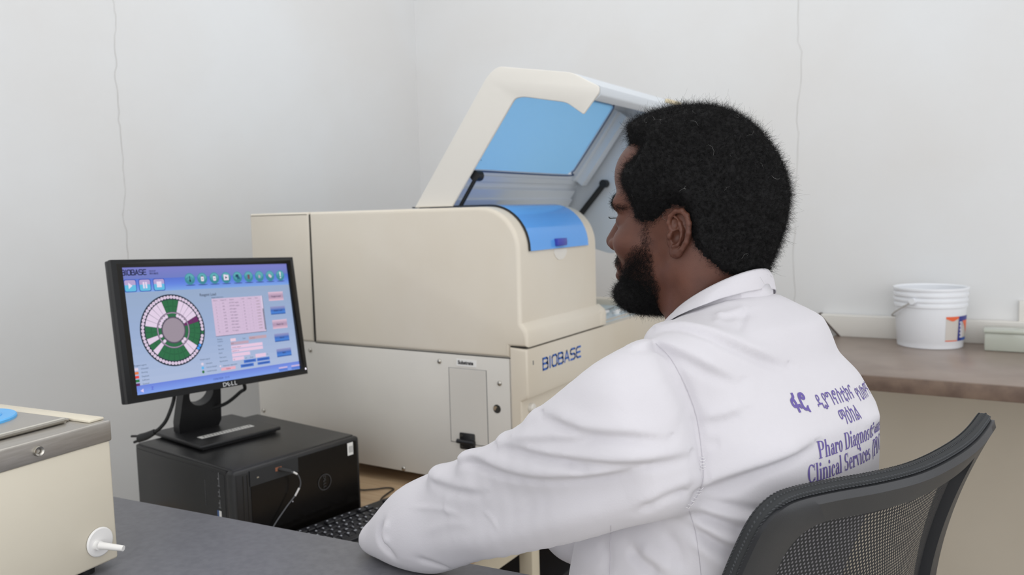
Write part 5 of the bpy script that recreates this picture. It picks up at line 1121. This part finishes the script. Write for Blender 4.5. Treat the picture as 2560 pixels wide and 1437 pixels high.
# serif roman letters drawn with thick and thin strokes: (x0,y0,x1,y1,w0,w1) bars, ('c',cx,cy,rx,ry,a0,a1,thick,thin) bowls
def bowl(cx, cy, rx, ry, a0, a1, tk=.15, tn=.05): return ('c', cx, cy, rx, ry, a0, a1, tk, tn)
def stem(x, y0, y1, w=.15): return ('b', x - w / 2, y0, x + w / 2, y1)
def srf(x, y, w=.34, h=.035): return ('b', x - w / 2, y, x + w / 2, y + h)
GL = {
 'P': (.66, [stem(.17, 0, .72), srf(.17, 0), srf(.11, .685, .2), ('b', .17, .685, .36, .72), ('b', .17, .33, .36, .365), bowl(.36, .525, .24, .195, -90, 90)]),
 'h': (.60, [stem(.14, 0, .74, .13), srf(.14, 0, .27), srf(.08, .705, .12), stem(.45, 0, .32, .13), srf(.45, 0, .25), bowl(.31, .30, .20, .19, 0, 150, .12)]),
 'a': (.50, [stem(.36, .04, .33, .13), ('b', .36, .0, .49, .05), bowl(.25, .31, .17, .18, 10, 170, .11), bowl(.20, .14, .15, .15, 60, 330, .12), ('b', .18, .25, .36, .30)]),
 'r': (.46, [stem(.14, 0, .48, .13), srf(.14, 0, .28), srf(.08, .44, .12), bowl(.33, .28, .17, .20, 60, 160, .08), ('o', .40, .39, .065)]),
 'o': (.52, [bowl(.25, .235, .22, .25, 0, 360, .13)]),
 'D': (.76, [stem(.17, 0, .72), srf(.12, 0, .22), srf(.12, .685, .22), ('b', .17, .685, .36, .72), ('b', .17, 0, .36, .035), bowl(.36, .36, .33, .36, -90, 90)]),
 'i': (.29, [stem(.14, 0, .47, .13), srf(.14, 0, .26), srf(.08, .435, .12), ('o', .14, .64, .078)]),
 'g': (.52, [bowl(.24, .30, .19, .19, 0, 360, .11), ('b', .38, .40, .50, .45), bowl(.24, -.08, .20, .14, 0, 360, .09), ('b', .10, .07, .36, .12)]),
 'n': (.60, [stem(.14, 0, .48, .13), srf(.14, 0, .27), srf(.08, .44, .12), stem(.45, 0, .32, .13), srf(.45, 0, .25), bowl(.31, .30, .20, .19, 0, 150, .12)]),
 's': (.42, [bowl(.20, .35, .15, .135, 50, 270, .10), bowl(.20, .125, .16, .14, -140, 90, .11), stem(.33, .30, .46, .03), stem(.05, .0, .17, .03)]),
 't': (.36, [stem(.17, .05, .62, .13), ('b', .02, .43, .33, .475), bowl(.26, .10, .10, .10, 180, 300, .07)]),
 'c': (.46, [bowl(.24, .235, .20, .25, 40, 320, .13, .05), ('o', .36, .36, .06)]),
 'd': (.58, [stem(.42, 0, .74, .13), srf(.37, .705, .16), ('b', .42, .0, .56, .04), bowl(.25, .235, .21, .25, 40, 320, .13)]),
 'C': (.74, [bowl(.38, .36, .33, .37, 42, 318, .16, .05), stem(.64, .46, .73, .04), ('b', .60, .05, .66, .18)]),
 'l': (.30, [stem(.14, 0, .74, .13), srf(.14, 0, .27), srf(.08, .705, .12)]),
 'S': (.58, [bowl(.28, .53, .21, .195, 40, 270, .14), bowl(.28, .195, .23, .20, -140, 90, .15), stem(.48, .52, .73, .04), stem(.07, 0, .22, .04)]),
 'e': (.46, [bowl(.24, .235, .20, .25, 10, 320, .13, .05), ('b', .10, .25, .43, .29)]),
 'v': (.52, [('q', .02, .47, .17, .47, .31, 0, .24, 0), ('q', .43, .47, .48, .47, .29, 0, .25, 0), srf(.10, .44, .24), srf(.45, .44, .16)]),
 '(': (.36, [bowl(.42, .28, .30, .50, 125, 235, .10, .04)]), ' ': (.27, [])}
def roman(s, italic=0):
    vs, fs = [], []; x = 0
    def quad(p):
        o = len(vs); vs.extend([(x + a + italic * b, b) for a, b in p]); fs.append(tuple(range(o, o + len(p))))
    for ch in s:
        adv, st = GL[ch]
        for g in st:
            if g[0] == 'b': quad([(g[1], g[2]), (g[3], g[2]), (g[3], g[4]), (g[1], g[4])])
            elif g[0] == 'q': quad([(g[1], g[2]), (g[3], g[4]), (g[5], g[6]), (g[7], g[8])])
            elif g[0] == 'o': quad([(g[1] + g[3] * math.cos(t), g[2] + g[3] * math.sin(t)) for t in np.linspace(0, 2 * math.pi, 12, endpoint=False)])
            else:
                _, cx_, cy_, rx, ry, a0, a1, tk, tn = g; n = max(6, int(abs(a1 - a0) / 15)); A_ = np.radians(np.linspace(a0, a1, n + 1))
                o = len(vs)
                for t in A_:
                    w_ = tn + (tk - tn) * abs(math.cos(t)) ** 1.2
                    for k in (0, 1): vs.append((x + cx_ + (rx - k * w_) * math.cos(t) + italic * (cy_ + (ry - k * tn) * math.sin(t)), cy_ + (ry - k * tn) * math.sin(t)))
                for i in range(n): fs.append((o + 2 * i, o + 2 * i + 1, o + 2 * i + 3, o + 2 * i + 2))
        x += adv
    return vs, fs
def place(x, y): h = hit(x, y); return h[0]
def row(name, glyphs, p_left, size, wd, tilt):
    v, f = densify(*glyphs, .25); h = place(*p_left)
    return print_on_back(name, v, f, (h.x, h.y, h.z), size * wd, size, tilt)
am = text_mesh('ፋሮ', 1, .03); row('lettering', am, (1988, 1032), .0235, .92, 0)
am = text_mesh('ዲያግኖስቲክና', 1, 0); row('lettering', am, (2049, 1024), .0200, .80, 0)
am = text_mesh('የህክምና', 1, 0); row('lettering', am, (2149, 1004), .0195, .80, 0)
am = text_mesh('ማዕከል', 1, 0); row('lettering', am, (2108, 1064), .0215, .74, 0)
row('lettering', roman('Pharo Diagnostic and'), (2047, 1147), .0258, .655, 0)
row('lettering', roman('Clinical Services (PDCS') if 0 else roman('Clinical Services (PDC'), (2018, 1208), .0268, .655, 0)
# ---------------------------------------------------------------- office chair
Ch = empty('office_chair', (-.27, 1.02, .1), 'black office chair with a curved see-through mesh backrest behind the man', 'chair')
RP = cat([Vector((a, b, 0)) for a, b in [(-.199, .782), (-.182, .826), (-.156, .866), (-.118, .914), (-.086, .966), (-.060, 1.035), (-.039, 1.117), (-.022, 1.232)]], 12)
cl = np.concatenate([[0], np.cumsum([(b - a).length for a, b in zip(RP, RP[1:])])]); CW = cl[-1]
RX = np.array([(p.x, p.y) for p in RP])
HB = .42; S_RISE = .012
def backpt(s, t, off=0):
    """s across 0..1, t metres down from the top, off outward from the sitter"""
    s_ = min(max(s, 0), 1) * CW; x = np.interp(s_, cl, RX[:, 0]); y = np.interp(s_, cl, RX[:, 1]); e = .004; x2 = np.interp(s_ + e, cl, RX[:, 0]); y2 = np.interp(s_ + e, cl, RX[:, 1]); x1 = np.interp(s_ - e, cl, RX[:, 0]); y1 = np.interp(s_ - e, cl, RX[:, 1])
    tg = Vector((x2 - x1, y2 - y1, 0)).normalized(); nr = Vector((tg.y, -tg.x, 0))
    fwd = .50 * t - .74 * t * t; zz = 1.079 + S_RISE * (s_ / CW) ** 3 - t * .93
    return Vector((x - .94 * fwd, y + .34 * fwd, zz)) + nr * off
def rrect(w0, w1, h0, h1, r, n=10):
    """outline in (s metres, t metres) clockwise from lower left"""
    P = [(w0, h1), (w0, h0), (w1, h0), (w1, h1)]; return roundpoly(P, [.06, r, r, .06], n)
def resamp(P, N):
    P = [Vector(p) for p in P] + [Vector(P[0])]; c_ = np.concatenate([[0], np.cumsum([(b - a).length for a, b in zip(P, P[1:])])]); u = np.linspace(0, c_[-1], N, endpoint=False)
    return list(zip(np.interp(u, c_, [p.x for p in P]), np.interp(u, c_, [p.y for p in P])))
Nn_ = 480
def polar(P, N, c_):
    out = []
    P = [Vector(p) for p in P]
    for k in range(N):
        a = 2 * math.pi * k / N; d = Vector((math.cos(a) * .9, math.sin(a))); best = 9
        for p, q in zip(P, P[1:] + P[:1]):
            e = q - p; den = d.x * e.y - d.y * e.x
            if abs(den) < 1e-12: continue
            w_ = p - c_; t = (w_.x * e.y - w_.y * e.x) / den; s = (w_.x * d.y - w_.y * d.x) / den
            if t > 0 and -1e-6 <= s <= 1 + 1e-6: best = min(best, t)
        out.append((c_.x + d.x * best, c_.y + d.y * best))
    return out
cc = Vector((CW / 2, HB / 2))
OUT = polar(rrect(.0, CW, .0, HB, .036), Nn_, cc); MID = polar(rrect(.012, CW - .012, .008, HB - .01, .03), Nn_, cc); INR = polar(rrect(.058, CW - .05, .036, HB - .05, .05), Nn_, cc)
M_cf = mat('chair_frame_plastic', (40, 41, 44), .42, spec=.45, bump=.08, bscale=700)
bm = bmesh.new(); rings = [[bm.verts.new(backpt(s / CW, t, o)) for s, t in P] for P, o in ((OUT, .0), (OUT, .008), (MID, .015), (INR, .013), (INR, .009), (INR, -.001), (MID, -.003), (OUT, .0))]
for a, b in zip(rings, rings[1:]):
    for k in range(Nn_): bm.faces.new((a[k], a[(k + 1) % Nn_], b[(k + 1) % Nn_], b[k]))
bmesh.ops.remove_doubles(bm, verts=bm.verts, dist=1e-6)
finish(bm, 'back_frame', M_cf, Ch, .9)
M_mesh = bpy.data.materials.new('chair_mesh'); M_mesh.use_nodes = True; nt = M_mesh.node_tree; b = nt.nodes['Principled BSDF']; b.inputs['Base Color'].default_value = lin((26, 26, 29)); b.inputs['Roughness'].default_value = .7
uvn = nt.nodes.new('ShaderNodeUVMap'); uvn.uv_map = 'UVMap'; sx_ = nt.nodes.new('ShaderNodeSeparateXYZ'); nt.links.new(uvn.outputs[0], sx_.inputs[0])
def mth(op, a, b_=None, c_=None):
    n = nt.nodes.new('ShaderNodeMath'); n.operation = op
    for i, v in enumerate((a, b_, c_)):
        if v is None: continue
        if isinstance(v, (int, float)): n.inputs[i].default_value = v
        else: nt.links.new(v, n.inputs[i])
    return n.outputs[0]
vrow = mth('FLOOR', sx_.outputs['Y']); odd = mth('MULTIPLY', mth('MODULO', vrow, 2), .5)
fu = mth('SUBTRACT', mth('FRACT', mth('ADD', sx_.outputs['X'], odd)), .5); fv = mth('SUBTRACT', mth('FRACT', sx_.outputs['Y']), .5)
r2 = mth('ADD', mth('POWER', mth('MULTIPLY', fu, 4.4), 2), mth('POWER', mth('MULTIPLY', fv, 3.0), 2))
hole = mth('LESS_THAN', r2, 1.0); tb = nt.nodes.new('ShaderNodeBsdfTransparent'); mx = nt.nodes.new('ShaderNodeMixShader'); nt.links.new(hole, mx.inputs[0]); nt.links.new(b.outputs[0], mx.inputs[1]); nt.links.new(tb.outputs[0], mx.inputs[2]); nt.links.new(mx.outputs[0], nt.nodes['Material Output'].inputs[0])
me = bpy.data.meshes.new('mesh_panel'); NU, NV_ = 60, 50; vs = []; uvs = []
for j in range(NV_ + 1):
    for i in range(NU + 1):
        s = .03 + (CW - .06) * i / NU; t = .02 + (HB - .04) * j / NV_; bulge = .010 * math.sin(math.pi * i / NU) * math.sin(math.pi * j / NV_); vs.append(backpt(s / CW, t, -.002 + bulge)); uvs.append((s / .0050, t / .0052))
fs = [(j * (NU + 1) + i, j * (NU + 1) + i + 1, (j + 1) * (NU + 1) + i + 1, (j + 1) * (NU + 1) + i) for j in range(NV_) for i in range(NU)]
me.from_pydata(vs, [], fs); uvl = me.uv_layers.new(name='UVMap')
for p in me.polygons:
    for li in p.loop_indices: uvl.data[li].uv = uvs[me.loops[li].vertex_index]
link('mesh_panel', me, M_mesh, Ch, True)['label'] = 'see-through black mesh panel'
# knitted edge roll in front of the frame
ED = resamp(polar(rrect(.002, CW - .002, -.003, HB, .037), 400, cc), 400); pth = [backpt(s / CW, t, -.006) for s, t in ED]
M_knit = mat('knit_edge', (40, 42, 44), .8)
bm = bmesh.new(); n = len(pth)
ring = []
for i, p in enumerate(pth):
    d = (pth[(i + 1) % n] - pth[i - 1]).normalized(); nr = (backpt(ED[i][0] / CW, ED[i][1], .01) - backpt(ED[i][0] / CW, ED[i][1], -.01)).normalized(); u = d.cross(nr).normalized()
    ring.append([bm.verts.new(p + nr * .0085 * math.cos(a) + u * .0055 * math.sin(a)) for a in np.linspace(0, 2 * math.pi, 10, endpoint=False)])
for i in range(n):
    for k in range(10): bm.faces.new((ring[i][k], ring[i][(k + 1) % 10], ring[(i + 1) % n][(k + 1) % 10], ring[(i + 1) % n][k]))
kn = finish(bm, 'knit_edge', M_knit, Ch, 3)
bm = bmesh.new(); L_ = 0; acc = 0
for i in range(n):
    p, q = pth[i], pth[(i + 1) % n]; seg_ = (q - p).length; d = (q - p).normalized(); nr = (backpt(ED[i][0] / CW, ED[i][1], .01) - backpt(ED[i][0] / CW, ED[i][1], -.01)).normalized(); u = d.cross(nr).normalized()
    acc += seg_
    if acc > .0042:
        acc = 0
        for a, sk in ((.3, 1), (1.25, -1), (2.2, 1)):
            for sg in (1, -1):
                c_ = p + nr * .0085 * math.cos(a) + u * .0057 * math.sin(a) * sg
                v0 = d * .0021 + nr * .0010 * sk; v1 = (nr * -math.sin(a) + u * math.cos(a) * sg).normalized() * .0012; v2 = (nr * math.cos(a) + u * math.sin(a) * sg).normalized() * .0009
                vv = [bm.verts.new(c_ + v0), bm.verts.new(c_ + v1), bm.verts.new(c_ - v0), bm.verts.new(c_ - v1), bm.verts.new(c_ + v2)]
                for k in range(4): bm.faces.new((vv[k], vv[(k + 1) % 4], vv[4]))
finish(bm, 'knit_stitches', mat('knit_stitch', (62, 64, 67), .8), kn)
# spine, seat, lift and star base
bm = bmesh.new(); prism(bm, roundpoly([(-.235, -.22), (.235, -.22), (.235, .23), (-.235, .23)], .07, 5), (.445, .519), Matrix.Translation((-.33, 1.04, 0)) @ Matrix.Rotation(math.atan2(bf[1], bf[0]), 4, 'Z'), bev=.02, seg=4); finish(bm, 'seat', M_black, Ch)
bm = bmesh.new(); tube(bm, [backpt(.5, .39, .02), backpt(.5, .47, .02) + Vector((0, 0, -.04)), (-.2, .99, .45), (-.28, 1.02, .445)], .02, 10, 6); finish(bm, 'back_support', M_cf, Ch)
bm = bmesh.new(); cyl(bm, (-.3, 1.03, .19), (-.3, 1.03, .46), .025); finish(bm, 'gas_lift', M_steel, Ch)
for k in range(5):
    a = .4 + k * 2 * math.pi / 5; e = Vector((-.3 + .29 * math.cos(a), 1.03 + .29 * math.sin(a), .165))
    bm = bmesh.new(); tube(bm, [(-.3, 1.03, .20), e], [.026, .016], 8, 0); lg = finish(bm, 'leg', M_cf, Ch)
    bm = bmesh.new(); u = Vector((-math.sin(a), math.cos(a), 0)); e = Vector((e.x, e.y, .126)); cyl(bm, e - u * .018, e + u * .018, .026, n=20); finish(bm, 'caster', M_rubber, lg)
